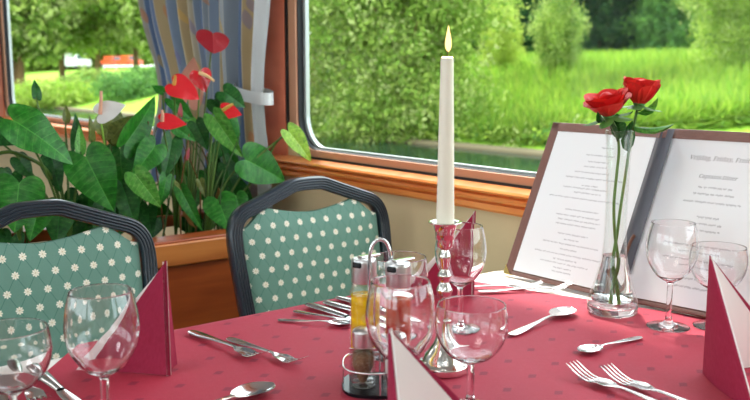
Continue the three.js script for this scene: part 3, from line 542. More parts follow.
// ---------------------------------------------------------------- cutlery
// strip with rounded cross-section: stations [x along, half width, height of its middle, cup depth, thickness]
function strip(st, nx = 40, zoff = 0) {
  const cr = (k) => new THREE.CatmullRomCurve3(st.map((s, i) => V3(s[0], s[k] * 10, i))), W = cr(1), H_ = cr(2), C = cr(3), T = cr(4);
  return surface(20, nx, (u, v) => {
    const w = Math.max(0.0002, W.getPoint(v).y / 10), hh = H_.getPoint(v).y / 10, c = C.getPoint(v).y / 10, th = T.getPoint(v).y / 10, x = W.getPoint(v).x, a = -u * 6.2832, q = Math.cos(a), s = Math.sin(a);
    return [x, hh + c * q * q + th * 0.5 * s * Math.sqrt(Math.max(0.05, 1)), zoff + w * q];
  });
}
function layCutlery(t, from, to, y = TY + 0.001) { t.position.set(from[0], y, from[1]); t.rotation.y = -Math.atan2(to[1] - from[1], to[0] - from[0]); return t; }
function makeFork(label, L, from, to, group) {
  const t = thing('fork', label, 'fork', [0, 0, 0], 0, group), k = L / 0.19, S = (a) => a.map((s) => s.map((x) => x * k));
  part('handle', strip(S([[0, 0.002, 0.004, 0, 0.0018], [0.006, 0.0078, 0.004, 0, 0.0024], [0.03, 0.0090, 0.0042, 0, 0.0028], [0.07, 0.0054, 0.0058, 0, 0.0032], [0.105, 0.0031, 0.0068, 0, 0.0034], [0.118, 0.0036, 0.0064, 0, 0.0030], [0.130, 0.0096, 0.0052, 0.0012, 0.0020], [0.140, 0.0112, 0.0048, 0.0020, 0.0017], [0.150, 0.0114, 0.0042, 0.0016, 0.0016], [0.154, 0.0112, 0.0042, 0.0012, 0.0014]])), M.steel, t);
  for (const z of [-0.0096, -0.0032, 0.0032, 0.0096]) part('tine', strip(S([[0.150, 0.0021, 0.0045, 0, 0.0016], [0.160, 0.0017, 0.0050, 0, 0.0015], [0.172, 0.0015, 0.0082, 0, 0.0014], [0.184, 0.0012, 0.0140, 0, 0.0012], [0.190, 0.0005, 0.0168, 0, 0.0008]]), 14, z * k), M.steel, t);
  return layCutlery(t, from, to);
}
function makeSpoon(name, label, L, from, to, group, flip) {
  const t = thing(name, label, 'spoon', [0, 0, 0], 0, group), k = L / 0.19, S = (a) => a.map((s) => s.map((x) => x * k));
  part('handle', strip(S([[0, 0.002, 0.003, 0, 0.0018], [0.006, 0.0080, 0.003, 0, 0.0024], [0.03, 0.0090, 0.0038, 0, 0.0028], [0.07, 0.0055, 0.0056, 0, 0.0032], [0.105, 0.0031, 0.0078, 0, 0.0034], [0.122, 0.0033, 0.0080, 0, 0.0030], [0.130, 0.0042, 0.0080, 0, 0.0024]])), M.steel, t);
  part('spoon_bowl', strip(S([[0.126, 0.0035, 0.0082, 0.0, 0.0016], [0.131, 0.0085, 0.0064, 0.0018, 0.0014], [0.139, 0.0150, 0.0036, 0.0052, 0.0013], [0.152, 0.0198, 0.0014, 0.0078, 0.0013], [0.166, 0.0202, 0.0014, 0.0078, 0.0013], [0.178, 0.0165, 0.0030, 0.0058, 0.0013], [0.186, 0.0095, 0.0062, 0.0024, 0.0013], [0.190, 0.001, 0.0085, 0, 0.0012]]), 44), M.steel, t);
  return layCutlery(t, from, to);
}
function makeKnife(label, L, from, to, group) {
  const t = thing('table_knife', label, 'knife', [0, 0, 0], 0, group), k = L / 0.21, S = (a) => a.map((s) => s.map((x) => x * k));
  part('handle', strip(S([[0, 0.003, 0.004, 0, 0.004], [0.005, 0.0086, 0.0042, 0, 0.0062], [0.04, 0.0092, 0.0045, 0, 0.0075], [0.08, 0.0066, 0.0045, 0, 0.0072], [0.100, 0.0058, 0.0045, 0, 0.0062]])), M.steel, t);
  part('blade', strip(S([[0.098, 0.0055, 0.0042, 0, 0.0036], [0.11, 0.0075, 0.0040, 0, 0.0022], [0.15, 0.0092, 0.0036, 0, 0.0018], [0.19, 0.0088, 0.0034, 0, 0.0016], [0.206, 0.0050, 0.0034, 0, 0.0013], [0.21, 0.001, 0.0034, 0, 0.001]])), M.steel, t);
  return layCutlery(t, from, to);
}
const mv = (from, to, L) => { const d = Math.hypot(to[0] - from[0], to[1] - from[1]); return [from[0] + (to[0] - from[0]) / d * L, from[1] + (to[1] - from[1]) / d * L]; };
const placeTo = (maker, label, L, from, to, group) => maker(label, L, from, mv(from, to, L), group);
placeTo(makeFork, 'larger fork of the pair lying right of the left napkin', 0.182, [0.530, -1.114], [0.549, -0.934], 'pair of forks by the left napkin');
placeTo(makeFork, 'smaller fork of the pair, nearer the cruet bottles', 0.166, [0.558, -1.051], [0.577, -0.887], 'pair of forks by the left napkin');
placeTo(makeFork, 'left fork of two at the lower right, tines towards the vase', 0.19, [0.818, -0.472], [0.828, -0.665], 'pair of forks at the lower right');
placeTo(makeFork, 'right fork of two at the lower right, next to the napkin', 0.19, [0.846, -0.438], [0.852, -0.628], 'pair of forks at the lower right');
placeTo(makeFork, 'fork with tines under the left corner of the menu', 0.165, [1.003, -1.078], [1.128, -0.972], 'pair of forks by the menu');
placeTo(makeFork, 'fork pointing at the bottom edge of the menu, nearer the vase', 0.165, [1.022, -1.022], [1.160, -0.938], 'pair of forks by the menu');
makeSpoon('soup_spoon', 'large spoon lying between the round glass and the vase', 0.172, [0.884, -0.818], [1.054, -0.845]);
makeSpoon('teaspoon', 'small teaspoon lying in front of the vase', 0.130, [1.026, -0.698], [0.900, -0.703]);
makeSpoon('dessert_spoon', 'spoon bowl cut off by the bottom edge, below the pair of forks', 0.18, [0.330, -0.826], [0.506, -0.848]);
makeSpoon('teaspoon', 'teaspoon nearest the camera in the cutlery left of the oil', 0.118, [0.664, -1.090], [0.735, -0.998], 'cutlery left of the oil bottle');
placeTo(makeFork, 'small fork next to the teaspoon left of the oil bottle', 0.135, [0.708, -1.114], [0.748, -0.985], 'cutlery left of the oil bottle');
placeTo(makeKnife, 'long knife between the small fork and the second knife', 0.21, [0.745, -1.130], [0.757, -0.93], 'cutlery left of the oil bottle');
placeTo(makeKnife, 'second knife, behind the long one and nearly hidden by the oil', 0.20, [0.775, -1.124], [0.795, -0.93], 'cutlery left of the oil bottle');
placeTo(makeKnife, 'rearmost knife at the table edge behind the oil bottle', 0.20, [0.808, -1.136], [0.830, -0.94], 'cutlery left of the oil bottle');
placeTo(makeFork, 'fork handle seen through the round water glass at the left edge', 0.18, [0.287, -1.128], [0.272, -0.95], 'cutlery at the left edge');
placeTo(makeKnife, 'dark steel knife at the lower left beside the wine glass stem', 0.20, [0.303, -1.085], [0.306, -0.90], 'cutlery at the left edge');
placeTo(makeKnife, 'knife at the far left under the water glass', 0.20, [0.250, -1.120], [0.245, -0.93], 'cutlery at the left edge');

// ---------------------------------------------------------------- curtain
{
  const t = thing('curtain', 'blue-grey striped curtain gathered by a tieback beside the wood pillar', 'curtain');
  const tex = canvasTexture(1024, 512, (c, w, h) => {
    c.fillStyle = '#a9b2bb'; c.fillRect(0, 0, w, h); const r = rng(17);
    const cols = ['#7d8da3', '#5f7496', '#a3a9ae', '#b09a72', '#a29d92', '#7f8994', '#6c7d9c', '#aea48e', '#929ca6'];
    let x = 0, k = 0; while (x < w) { const ww = 12 + r() * 46; c.fillStyle = cols[(k * 4 + Math.floor(r() * 3)) % cols.length]; c.fillRect(x, 0, ww, h); c.fillStyle = 'rgba(235,225,200,0.5)'; c.fillRect(x, 0, 2, h); x += ww; k++; }
    for (let i = 0; i < 70; i++) { c.fillStyle = ['rgba(196,120,80,0.55)', 'rgba(214,170,90,0.55)', 'rgba(120,110,150,0.5)', 'rgba(130,140,110,0.45)'][i % 4]; const px = r() * w, py = r() * h; c.beginPath(); c.moveTo(px, py); c.quadraticCurveTo(px + 20, py - 26, px + 8 + r() * 20, py - 60); c.quadraticCurveTo(px - 14, py - 30, px, py); c.fill(); }
  });
  const cm = std({ map: tex, roughness: 0.9, bumpMap: weave, bumpScale: 0.0005, side: THREE.DoubleSide }), wm = std({ color: css('#dcdfe0'), roughness: 0.9, side: THREE.DoubleSide });
  const CXX = 1.232, top = 2.2, tieY = 1.055, bot = 0.74;
  // edges along z at a given height
  const edge = (y) => { const g = Math.exp(-Math.pow((y - tieY) / 0.22, 2)), b = smooth(tieY - y, 0, 0.3); return [lerp(-2.92 + 0.04 * b, -2.76, g), lerp(-1.99 - 0.02 * b, -2.055, g)]; };
  const point = (u, y, amp) => { const [a, b] = edge(y), g = Math.exp(-Math.pow((y - tieY) / 0.12, 2)), f = u * 9.5 + 0.25 * Math.sin(u * 14) + 0.06 * Math.sin(y * 5 + u * 20); return [CXX + (amp ?? 1) * (0.026 - 0.008 * g) * Math.sin(f * 6.2832) - 0.012 * Math.sin(u * 3.14), y, lerp(a, b, u)]; };
  part('curtain_fabric', surface(260, 60, (u, v) => point(u * 0.87, lerp(top, bot, v)), (u, v) => [u * 0.98, v * 3]), cm, t);
  part('curtain_lining', surface(28, 60, (u, v) => { const q = point(0.87 + u * 0.13, lerp(top, bot, v), 0.35); return [q[0] - 0.006 * u, q[1], q[2]]; }), wm, t, 'white lining edge of the curtain');
  // tieback band
  const tb = surface(80, 8, (u, v) => { const a = u * 6.2832, z0 = -2.22, z1 = edge(tieY)[1], y = tieY + (v - 0.5) * 0.034 - 0.012 * Math.cos(a); return [CXX + 0.002 - 0.040 * Math.sin(a), y, (z0 + z1) / 2 + ((z1 - z0) / 2 + 0.005) * Math.cos(a)]; });
  part('tieback', tb, wm, t, 'pale cloth tieback');
  part('curtain_rod', tube([[CXX, top + 0.012, -4.95], [CXX, top + 0.012, -1.93]], 0.009, 6), M.alu, t);
}

// ---------------------------------------------------------------- plants in the planter
const EYE = V3(0, 1.114, 0);
function orient(m, J, T, roll, upK) {
  const y = T.clone().sub(J), L = y.length(); y.normalize();
  let z = EYE.clone().sub(J).normalize().addScaledVector(V3(0, 1, 0), upK).addScaledVector(V3(0.4, 0, 0), 0.3); z.addScaledVector(y, -z.dot(y)).normalize();
  const x = V3().crossVectors(y, z), mt = new THREE.Matrix4().makeBasis(x, y, z);
  m.quaternion.setFromRotationMatrix(mt).multiply(new THREE.Quaternion().setFromAxisAngle(V3(0, 1, 0), roll)); m.position.copy(J); m.scale.setScalar(L); return L;
}
let heartSeed = 1;
function heartLeaf(plant, root, J, T, width, mat, roll = 0, o = {}) {
  const j = v3(J), tp = v3(T), m = part('leaf', heartGeo(width, o.fold ?? 0.28, o.curl ?? 0.16, o.wave ?? 0.06, heartSeed++), mat, plant);
  orient(m, j, tp, roll, o.up ?? 0.35);
  if (root) { const r = v3(root), mid = r.clone().lerp(j, 0.55).add(V3(0, 0.03 + 0.12 * Math.abs(j.y - r.y) * 0.3, 0)); part('stem', taperTube([r, mid, j.clone().add(V3(0, -0.002, -0.004)), j], 0.0035, 0.0022, 14, 6), LEAFSTEM, plant); }
  return m;
}
const LEAFSTEM = std({ color: css('#55752e'), roughness: 0.5 });
const spatheRed = phys({ color: lin(0.60, 0.012, 0.02), roughness: 0.22, clearcoat: 0.6, clearcoatRoughness: 0.15, side: THREE.DoubleSide });
const spatheDark = phys({ color: lin(0.30, 0.008, 0.016), roughness: 0.4, side: THREE.DoubleSide });
const spatheOld = std({ color: css('#b0705c'), roughness: 0.7, side: THREE.DoubleSide });
const spatheWhite = phys({ color: css('#d9d6d2'), roughness: 0.4, clearcoat: 0.2, side: THREE.DoubleSide });
const spadixMat = std({ color: css('#e9b65a'), roughness: 0.7, bumpMap: rep(bumpFine, 3, 3), bumpScale: 0.001 }), spadixPink = std({ color: css('#dfa48a'), roughness: 0.7, bumpMap: rep(bumpFine, 3, 3), bumpScale: 0.001 });
function flower(plant, root, J, T, width, roll, mat, sp, o = {}) {
  const f = sub('flower', plant), j = v3(J), m = part('spathe', heartGeo(width, o.fold ?? 0.12, o.curl ?? 0.10, 0.05, heartSeed++), mat, f);
  orient(m, j, v3(T), roll, o.up ?? 0.3);
  if (sp) { const e = v3(sp); part('spadix', taperTube([j.clone().lerp(e, -0.02), j.clone().lerp(e, 0.5).add(V3(0, 0.002, 0.003)), e], 0.0052, 0.0034, 12, 8), o.spadix ?? spadixMat, f); }
  if (root) { const r = v3(root), mid = r.clone().lerp(j, 0.5).add(V3(0.01, 0.02, -0.01)); part('flower_stem', taperTube([r, mid, j], 0.003, 0.0022, 16, 6), o.stem ?? LEAFSTEM, f); }
}
const Q = Math.PI;
{
  const p = thing('anthurium_plant', 'big-leaved green anthurium at the left end of the planter', 'plant', [0, 0, 0], 0), R1 = [0.669, 0.724, -2.04], R2 = [0.549, 0.737, -2.02];
  heartLeaf(p, R1, [0.541, 1.01, -1.98], [0.658, 0.925, -1.93], 0.86, LEAF.mid, -0.25, { up: 0.7, fold: 0.12 });
  heartLeaf(p, R1, [0.621, 1.059, -2.08], [0.629, 1.102, -2.1], 0.6, LEAF.dark, 0.5);
  heartLeaf(p, R2, [0.535, 0.874, -1.95], [0.511, 0.774, -1.92], 1.05, LEAF.mid, 0.1, { fold: 0.35 });
  heartLeaf(p, R2, [0.477, 0.889, -1.97], [0.493, 0.795, -1.94], 0.9, LEAF.dark, -0.2);
  heartLeaf(p, R1, [0.696, 0.919, -1.98], [0.735, 0.797, -1.93], 0.84, LEAF.mid, 0.25, { fold: 0.4, up: 0.2 });
  heartLeaf(p, R1, [0.634, 0.919, -2.03], [0.634, 0.842, -2], 0.72, LEAF.dark, 0.6);
  heartLeaf(p, R1, [0.507, 0.986, -2.08], [0.561, 0.964, -2], 0.8, LEAF.dark, 0.1);
  heartLeaf(p, R1, [0.589, 0.817, -1.99], [0.554, 0.745, -1.96], 0.8, LEAF.mid, 0);
  heartLeaf(p, R1, [0.637, 0.809, -2], [0.613, 0.723, -1.97], 0.8, LEAF.dark, 0.2);
  heartLeaf(p, R1, [0.694, 1.002, -2.1], [0.705, 1.039, -2.12], 0.5, LEAF.olive, 0.3);
  part('stem', taperTube([[0.492, 0.934, -2], [0.53, 0.941, -2], [0.563, 0.93, -2], [0.62, 0.888, -2.02], R1], 0.0042, 0.004, 24, 8), LEAFSTEM, p);
}
{
  const p = thing('anthurium_plant', 'white-flowered anthurium in the middle of the planter', 'plant', [0, 0, 0], 0), R1 = [0.77, 0.715, -2.05], R2 = [0.847, 0.702, -2.08];
  flower(p, R1, [0.741, 1.019, -2], [0.791, 1.042, -1.97], 0.95, -0.35, spatheWhite, [0.746, 1.072, -2], { up: 0.25, spadix: spadixPink, stem: std({ color: css('#8fb84a'), roughness: 0.5 }) });
  heartLeaf(p, R1, [0.776, 0.967, -2.06], [0.835, 1.037, -2.1], 0.9, LEAF.olive, 0.5);
  heartLeaf(p, R1, [0.787, 0.957, -2.05], [0.847, 1.018, -2.06], 0.7, LEAF.olive, -0.4);
  heartLeaf(p, R1, [0.731, 0.96, -2.04], [0.74, 1.017, -2.05], 0.55, LEAF.olive, 0.9);
  heartLeaf(p, R1, [0.701, 0.941, -2.06], [0.717, 1.021, -2.08], 0.42, LEAF.dark, 0.4);
  heartLeaf(p, R1, [0.69, 0.936, -2], [0.7, 0.996, -2.02], 0.42, LEAF.light, 0.2);
  heartLeaf(p, R2, [0.809, 0.946, -2.02], [0.925, 1.056, -2.06], 0.48, LEAF.mid, 0.7, { fold: 0.5 });
  heartLeaf(p, R2, [0.833, 0.955, -2.04], [0.901, 1.006, -2.07], 0.5, LEAF.light, 0.2);
  heartLeaf(p, R2, [0.875, 0.936, -2], [0.81, 0.868, -1.98], 0.75, LEAF.mid, -0.3);
  heartLeaf(p, R2, [0.794, 0.877, -1.93], [0.84, 0.797, -1.9], 0.62, LEAF.light, 0.35, { fold: 0.35 });
  heartLeaf(p, R2, [0.779, 0.851, -1.98], [0.793, 0.754, -1.94], 0.68, LEAF.dark, 0.1);
  heartLeaf(p, R2, [0.809, 0.926, -2.06], [0.798, 0.83, -2.03], 0.8, LEAF.mid, 0.5);
  heartLeaf(p, R2, [0.901, 0.855, -2], [0.879, 0.789, -1.98], 0.6, LEAF.mid, -0.5);
  heartLeaf(p, R2, [0.868, 0.782, -2.04], [0.853, 0.708, -2], 0.6, LEAF.dark, 0.5);
  heartLeaf(p, R1, [0.748, 0.796, -2.02], [0.718, 0.721, -1.99], 0.7, LEAF.dark, -0.3);
}
{
  const p = thing('anthurium_plant', 'red-flowered anthurium in front of the curtain', 'plant', [0, 0, 0], 0), R1 = [0.99, 0.688, -2.06], R2 = [1.013, 0.691, -2.02], R3 = [0.968, 0.685, -2.1];
  flower(p, R1, [1.083, 1.216, -2.08], [1.05, 1.157, -2.02], 0.98, 0, spatheDark, null, { up: 0.0, fold: -0.25, curl: -0.1, stem: std({ color: css('#5a6b35'), roughness: 0.6 }) });
  flower(p, R1, [1.015, 1.044, -2.1], [1.052, 1.159, -2.12], 0.66, 0.3, spatheOld, null, { up: 0.1 });
  flower(p, R3, [0.94, 1.087, -2.02], [0.99, 1.052, -1.98], 1.0, -0.2, spatheRed, [0.934, 1.107, -2], { up: 0.35 });
  flower(p, R1, [1.022, 1.114, -2.04], [1.025, 1.066, -2.02], 1.1, 0.2, spatheRed, [1.041, 1.094, -2], { up: 0.2, fold: 0.5, spadix: std({ color: css('#f0c890'), roughness: 0.7 }) });
  flower(p, R2, [1.064, 1.019, -2], [1.103, 1.009, -1.97], 0.95, 0.1, spatheRed, [1.083, 1.035, -1.98], { up: 0.6 });
  flower(p, R3, [0.891, 0.997, -1.99], [0.943, 0.992, -1.96], 0.85, 0, spatheRed, [0.892, 1.024, -1.99], { up: 0.7, spadix: spadixPink });
  flower(p, R3, [0.963, 1.008, -2.04], [0.967, 1.041, -2.04], 0.42, 0.3, spatheDark, null, { up: 0 });
  flower(p, R3, [0.971, 0.898, -2.03], [0.983, 0.926, -2.03], 0.45, 0.3, spatheDark, null, { up: 0 });
  heartLeaf(p, R3, [0.928, 1.066, -2.06], [0.908, 1.086, -2.08], 0.9, LEAF.mid, 0.3);
  heartLeaf(p, R2, [1.041, 1, -2], [1.086, 0.898, -1.95], 0.5, LEAF.light, 0.5, { fold: 0.6 });
  heartLeaf(p, R2, [1.086, 1.003, -2.02], [1.106, 0.914, -1.99], 0.5, LEAF.mid, -0.4, { fold: 0.5 });
  heartLeaf(p, R2, [1.112, 0.889, -1.97], [1.214, 0.833, -1.93], 0.92, LEAF.mid, 0.1, { fold: 0.3, up: 0.5 });
  heartLeaf(p, R2, [1.22, 0.96, -1.93], [1.278, 0.882, -1.9], 0.6, LEAF.lime, -0.2, { fold: 0.3, up: 0.3 });
  part('stem', taperTube([[1.217, 0.955, -1.93], [1.198, 0.939, -1.95], [1.165, 0.864, -1.98], R2], 0.0028, 0.003, 16, 6), LEAFSTEM, p);
  heartLeaf(p, R2, [1.022, 0.793, -1.96], [1.022, 0.724, -1.9], 0.95, LEAF.mid, 0.2, { up: 0.4 });
  heartLeaf(p, R2, [1.091, 0.794, -1.99], [1.087, 0.73, -1.95], 0.8, LEAF.mid, -0.2);
  heartLeaf(p, R3, [0.924, 0.822, -1.96], [0.955, 0.726, -1.92], 0.36, LEAF.mid, 0.3, { fold: 0.5 });
  heartLeaf(p, R2, [1.101, 1.064, -2.06], [1.143, 1.027, -2.02], 0.9, LEAF.dark, 0.2, { up: 0.8 });
  heartLeaf(p, R2, [1.084, 1.043, -2.08], [1.117, 0.99, -2.05], 0.9, LEAF.dark, 0.2);
  heartLeaf(p, R1, [1.007, 0.984, -2.04], [1.029, 0.916, -2.02], 0.7, LEAF.dark, 0.2);
  heartLeaf(p, R1, [0.956, 0.975, -2.05], [0.996, 0.944, -2.02], 0.7, LEAF.mid, 0.2, { up: 0.8 });
  heartLeaf(p, R3, [0.939, 0.945, -2.04], [0.901, 0.855, -2], 0.55, LEAF.dark, -0.3);
  heartLeaf(p, R2, [1.096, 0.868, -2.05], [1.101, 0.8, -2.02], 0.7, LEAF.dark, 0.2);
  heartLeaf(p, R1, [0.989, 0.999, -2.06], [1.024, 0.978, -2.03], 0.55, LEAF.light, 0.1, { up: 1 });
  heartLeaf(p, R1, [0.961, 1.045, -2.08], [1.007, 0.989, -2.04], 0.5, LEAF.mid, 0.1);
  const r = rng(99), dry = std({ color: css('#6e4420'), roughness: 0.9 }), wiry = std({ color: css('#34501f'), roughness: 0.7 });
  for (let k = 0; k < 15; k++) {                    // thin and withered stalks in the middle
    const x = lerp(0.86, 1.14, r()), z = lerp(-2.14, -1.96, r()), h = 0.16 + 0.24 * r();
    part('stalk', taperTube([[x, 0.67, z], [x + (r() - 0.5) * 0.08, 0.67 + h * 0.5, z + (r() - 0.5) * 0.05], [x + (r() - 0.5) * 0.16, 0.67 + h, z + (r() - 0.5) * 0.08]], 0.0026, 0.0012, 8, 5), k % 4 === 0 ? dry : wiry, p);
  }
  for (let k = 0; k < 7; k++) { const J = [lerp(0.90, 1.08, r()), 0.74 + 0.12 * r(), lerp(-2.06, -1.96, r())]; const T = [J[0] + (r() - 0.5) * 0.04, J[1] - 0.035 - 0.03 * r(), J[2] + 0.02]; heartLeaf(p, null, J, T, 0.5, k % 2 ? std({ color: css('#a3713a'), roughness: 0.9, side: THREE.DoubleSide }) : LEAF.olive, r() * 2, { fold: 0.6, wave: 0.2 }); }
}
{
  const p = thing('leafy_plant', 'low dark undergrowth of leaves along the back of the planter', 'plant', [0, 0, 0]), r = rng(41);
  for (let k = 0; k < 60; k++) {
    const x = lerp(0.35, 1.16, r()), z = lerp(-2.2, -2.06, r()), y = 0.72 + 0.20 * r(), J = [x, y, z], a = r() * 6.283, L = 0.07 + 0.06 * r();
    heartLeaf(p, k % 3 ? null : [x, 0.66, z], J, [x + Math.cos(a) * L * 0.6, y - L * (0.3 + 0.6 * r()), z + 0.03], 0.75, r() < 0.7 ? LEAF.dark : LEAF.mid, (r() - 0.5) * 1.4);
  }
}

// ---------------------------------------------------------------- outside: river, bank, meadow, trees
const groundY = (x, z) => x < 12.4 ? -0.38 : -0.34 + 2.24 * (1 - Math.exp(-(x - 12.4) / 10)) + 0.05 * noise.noise(x * 0.4, z * 0.4, 2) * clamp((x - 12.4) / 3, 0, 1);
struct('river_water', new THREE.PlaneGeometry(11, 130, 1, 1).rotateX(-Math.PI / 2).translate(7.0, -0.39, -45), phys({ color: css('#0d2c26'), roughness: 0.12, specularIntensity: 0.4, bumpMap: rep(dataTexture(256, 256, (u, v) => { const k = 128 + 110 * tileNoise(u, v, 10, 3, 3, 21); return [k, k, k]; }, false), 4, 60), bumpScale: 0.006 }));
struct('bank_kerb', box(0.5, 0.5, 130, 12.3, -0.57, -45, 0.04), std({ map: dataTexture(256, 256, (u, v) => { const n = tileNoise(u, v, 12, 12, 4, 61) * 50; return [118 + n, 106 + n, 78 + n]; }), roughness: 0.95 }));
struct('meadow_ground', surface(90, 120, (u, v) => { const x = lerp(12.4, 160, Math.pow(u, 2.2)), z = lerp(40, -150, v); return [x, groundY(x, z), z]; }, (u, v) => [u * 12, v * 24]), std({ map: dataTexture(256, 256, (u, v) => { const n = tileNoise(u, v, 8, 8, 5, 71), k = clamp(0.5 + n * 1.3, 0, 1); return [lerp(92, 160, k), lerp(140, 196, k), lerp(22, 46, k)]; }), roughness: 1, side: THREE.DoubleSide }));
function clusterGeo(n, spread, len, wid, seed) {
  const r = rng(seed), p = [], idx = [];
  for (let k = 0; k < n; k++) {
    const c = V3(r() - 0.5, r() - 0.5, r() - 0.5).multiplyScalar(2 * spread), d = V3(r() - 0.5, r() - 0.6, r() - 0.5).normalize(), s = V3(r() - 0.5, r() - 0.5, r() - 0.5).cross(d).normalize(), up = V3().crossVectors(d, s), o = p.length / 3;
    const A = c, B = c.clone().addScaledVector(d, len * 0.45).addScaledVector(s, wid).addScaledVector(up, wid * 0.4), C = c.clone().addScaledVector(d, len), D = c.clone().addScaledVector(d, len * 0.45).addScaledVector(s, -wid).addScaledVector(up, wid * 0.4);
    for (const q of [A, B, C, D]) p.push(q.x, q.y, q.z); idx.push(o, o + 1, o + 2, o, o + 2, o + 3);
  }
  const g = new THREE.BufferGeometry(); g.setAttribute('position', new THREE.Float32BufferAttribute(p, 3)); g.setIndex(idx); g.computeVertexNormals(); return g;
}
const foliageMat = phys({ color: 0xffffff, roughness: 0.95, specularIntensity: 0.2, transmission: 0.5, thickness: 0, side: THREE.DoubleSide });
const clusters = { small: clusterGeo(8, 0.10, 0.10, 0.022, 1), leafy: clusterGeo(8, 0.15, 0.11, 0.027, 2), fine: clusterGeo(10, 0.15, 0.085, 0.017, 4), big: clusterGeo(9, 0.36, 0.36, 0.10, 3) };
const barkMat = std({ map: dataTexture(128, 128, (u, v) => { const n = tileNoise(u, v, 12, 3, 4, 81) * 60; return [118 + n, 92 + n, 58 + n]; }), roughness: 1 });
const dummy = new THREE.Object3D(), colr = new THREE.Color();
// blobs: [dx, y, dz, rx, ry, rz, share]; tones: linear colours
function foliage(parent, blobs, count, geo, tones, seed, size = 1, shell = 0.45) {
  const r = rng(seed), m = new THREE.InstancedMesh(geo, foliageMat, count), tot = blobs.reduce((s, b) => s + b[3] * b[4] * b[5], 0);
  let n = 0;
  blobs.forEach((b, bi) => {
    const c = bi === blobs.length - 1 ? count - n : Math.round(count * b[3] * b[4] * b[5] / tot);
    for (let k = 0; k < c && n < count; k++, n++) {
      const a = r() * 6.2832, cz = r() * 2 - 1, s = Math.sqrt(1 - cz * cz), q = Math.pow(r(), shell), w = 1 + 0.6 * noise.noise(Math.cos(a) * s * 3 + seed, cz * 3, Math.sin(a) * s * 3);
      dummy.position.set(b[0] + Math.cos(a) * s * q * b[3] * w, b[1] + cz * q * b[4] * w, b[2] + Math.sin(a) * s * q * b[5] * w);
      dummy.rotation.set(r() * 6.28, r() * 6.28, r() * 6.28); dummy.scale.setScalar(size * (0.6 + 0.8 * r())); dummy.updateMatrix(); m.setMatrixAt(n, dummy.matrix);
      const t = tones[Math.floor(r() * tones.length)], j = 0.75 + 0.5 * r(); m.setColorAt(n, colr.setRGB(t[0] * j, t[1] * j, t[2] * j));
    }
  });
  m.name = 'crown'; m.userData.kind = 'stuff'; m.castShadow = m.receiveShadow = true; parent.add(m); return m;
}
const LIME = [[0.44, 0.60, 0.08], [0.34, 0.54, 0.07], [0.52, 0.64, 0.15]], SOFT = [[0.32, 0.46, 0.08], [0.42, 0.54, 0.12], [0.20, 0.34, 0.05], [0.52, 0.60, 0.22]], DEEP = [[0.035, 0.11, 0.03], [0.05, 0.15, 0.045], [0.03, 0.09, 0.04]], MIDG = [[0.13, 0.29, 0.06], [0.18, 0.36, 0.08], [0.10, 0.24, 0.06]];
function tree(name, label, category, at, blobs, count, geo, tones, seed, trunk, opts = {}) {
  const y = groundY(at[0], at[1]) - 0.05, t = thing(name, label, category, [at[0], y, at[1]], 0, opts.group);
  if (trunk) {
    const [r0, h, lean] = trunk; part('trunk', taperTube([[0, -0.1, 0], [lean * 0.3, h * 0.5, lean * 0.2], [lean, h, 0]], r0, r0 * 0.45, 14, 9), barkMat, t);
    for (let k = 0; k < 5; k++) { const a = k * 1.26 + seed, y0 = h * (0.35 + 0.12 * k); part('branch', taperTube([[lean * 0.3, y0, 0], [Math.cos(a) * h * 0.14, y0 + h * 0.14, Math.sin(a) * h * 0.14], [Math.cos(a) * h * 0.26, y0 + h * 0.34, Math.sin(a) * h * 0.26]], r0 * 0.4, r0 * 0.12, 10, 6), barkMat, t); }
  }
  foliage(t, blobs, count, geo, tones, seed, opts.size, opts.shell);
  return t;
}
// by the bank, seen through the large window
tree('willow_bush', 'large pale green willow bush overhanging the river left of the candle', 'bush', [12.54, -15.2], [[0, 1.3, 0, 1.6, 1.8, 1.6], [-0.7, 0.35, -0.2, 1.2, 0.8, 1.2], [0.8, 3.2, 0.5, 1.6, 1.6, 1.6], [-0.8, 3.4, -0.3, 1.6, 1.7, 1.6], [0.5, 0.6, 1.0, 1.3, 1.1, 1.3], [0, 5.2, 0, 2, 1.5, 2]], 7200, clusters.leafy, SOFT.concat([[0.24, 0.40, 0.06]]), 101, [0.12, 3.2, 0.2]);
tree('willow_bush', 'grey-green willow bush by the left corner of the large window', 'bush', [12.6, -17.54], [[0, 1.2, 0, 1.6, 1.7, 1.6], [-0.7, 0.35, 0.1, 1.3, 0.8, 1.3], [-0.6, 3.2, 0.3, 1.7, 1.7, 1.7], [0.7, 3.6, 0, 1.6, 1.6, 1.6], [0, 5.4, 0, 2.2, 1.6, 2.2]], 6600, clusters.leafy, SOFT.concat([[0.34, 0.40, 0.20]]), 102, [0.12, 3.4, -0.2]);
tree('willow_bush', 'light green bush right behind the candle flame', 'bush', [13.72, -15.23], [[0, 0.9, 0, 0.6, 1.2, 0.6], [0.1, 2.4, 0, 0.65, 1.3, 0.65], [-0.3, 4.0, 0, 0.9, 1.2, 0.9]], 6000, clusters.fine, SOFT.concat(LIME), 103, [0.09, 3.0, 0.1]);
tree('bank_tree', 'tree with a brown trunk beside the left edge of the large window', 'tree', [15.17, -22.34], [[0, 6.2, 0, 2.8, 2.2, 2.8], [1, 4.6, 0.5, 1.2, 1.2, 1.2]], 4200, clusters.leafy, MIDG.concat(SOFT), 104, [0.24, 5.2, 0.1]);
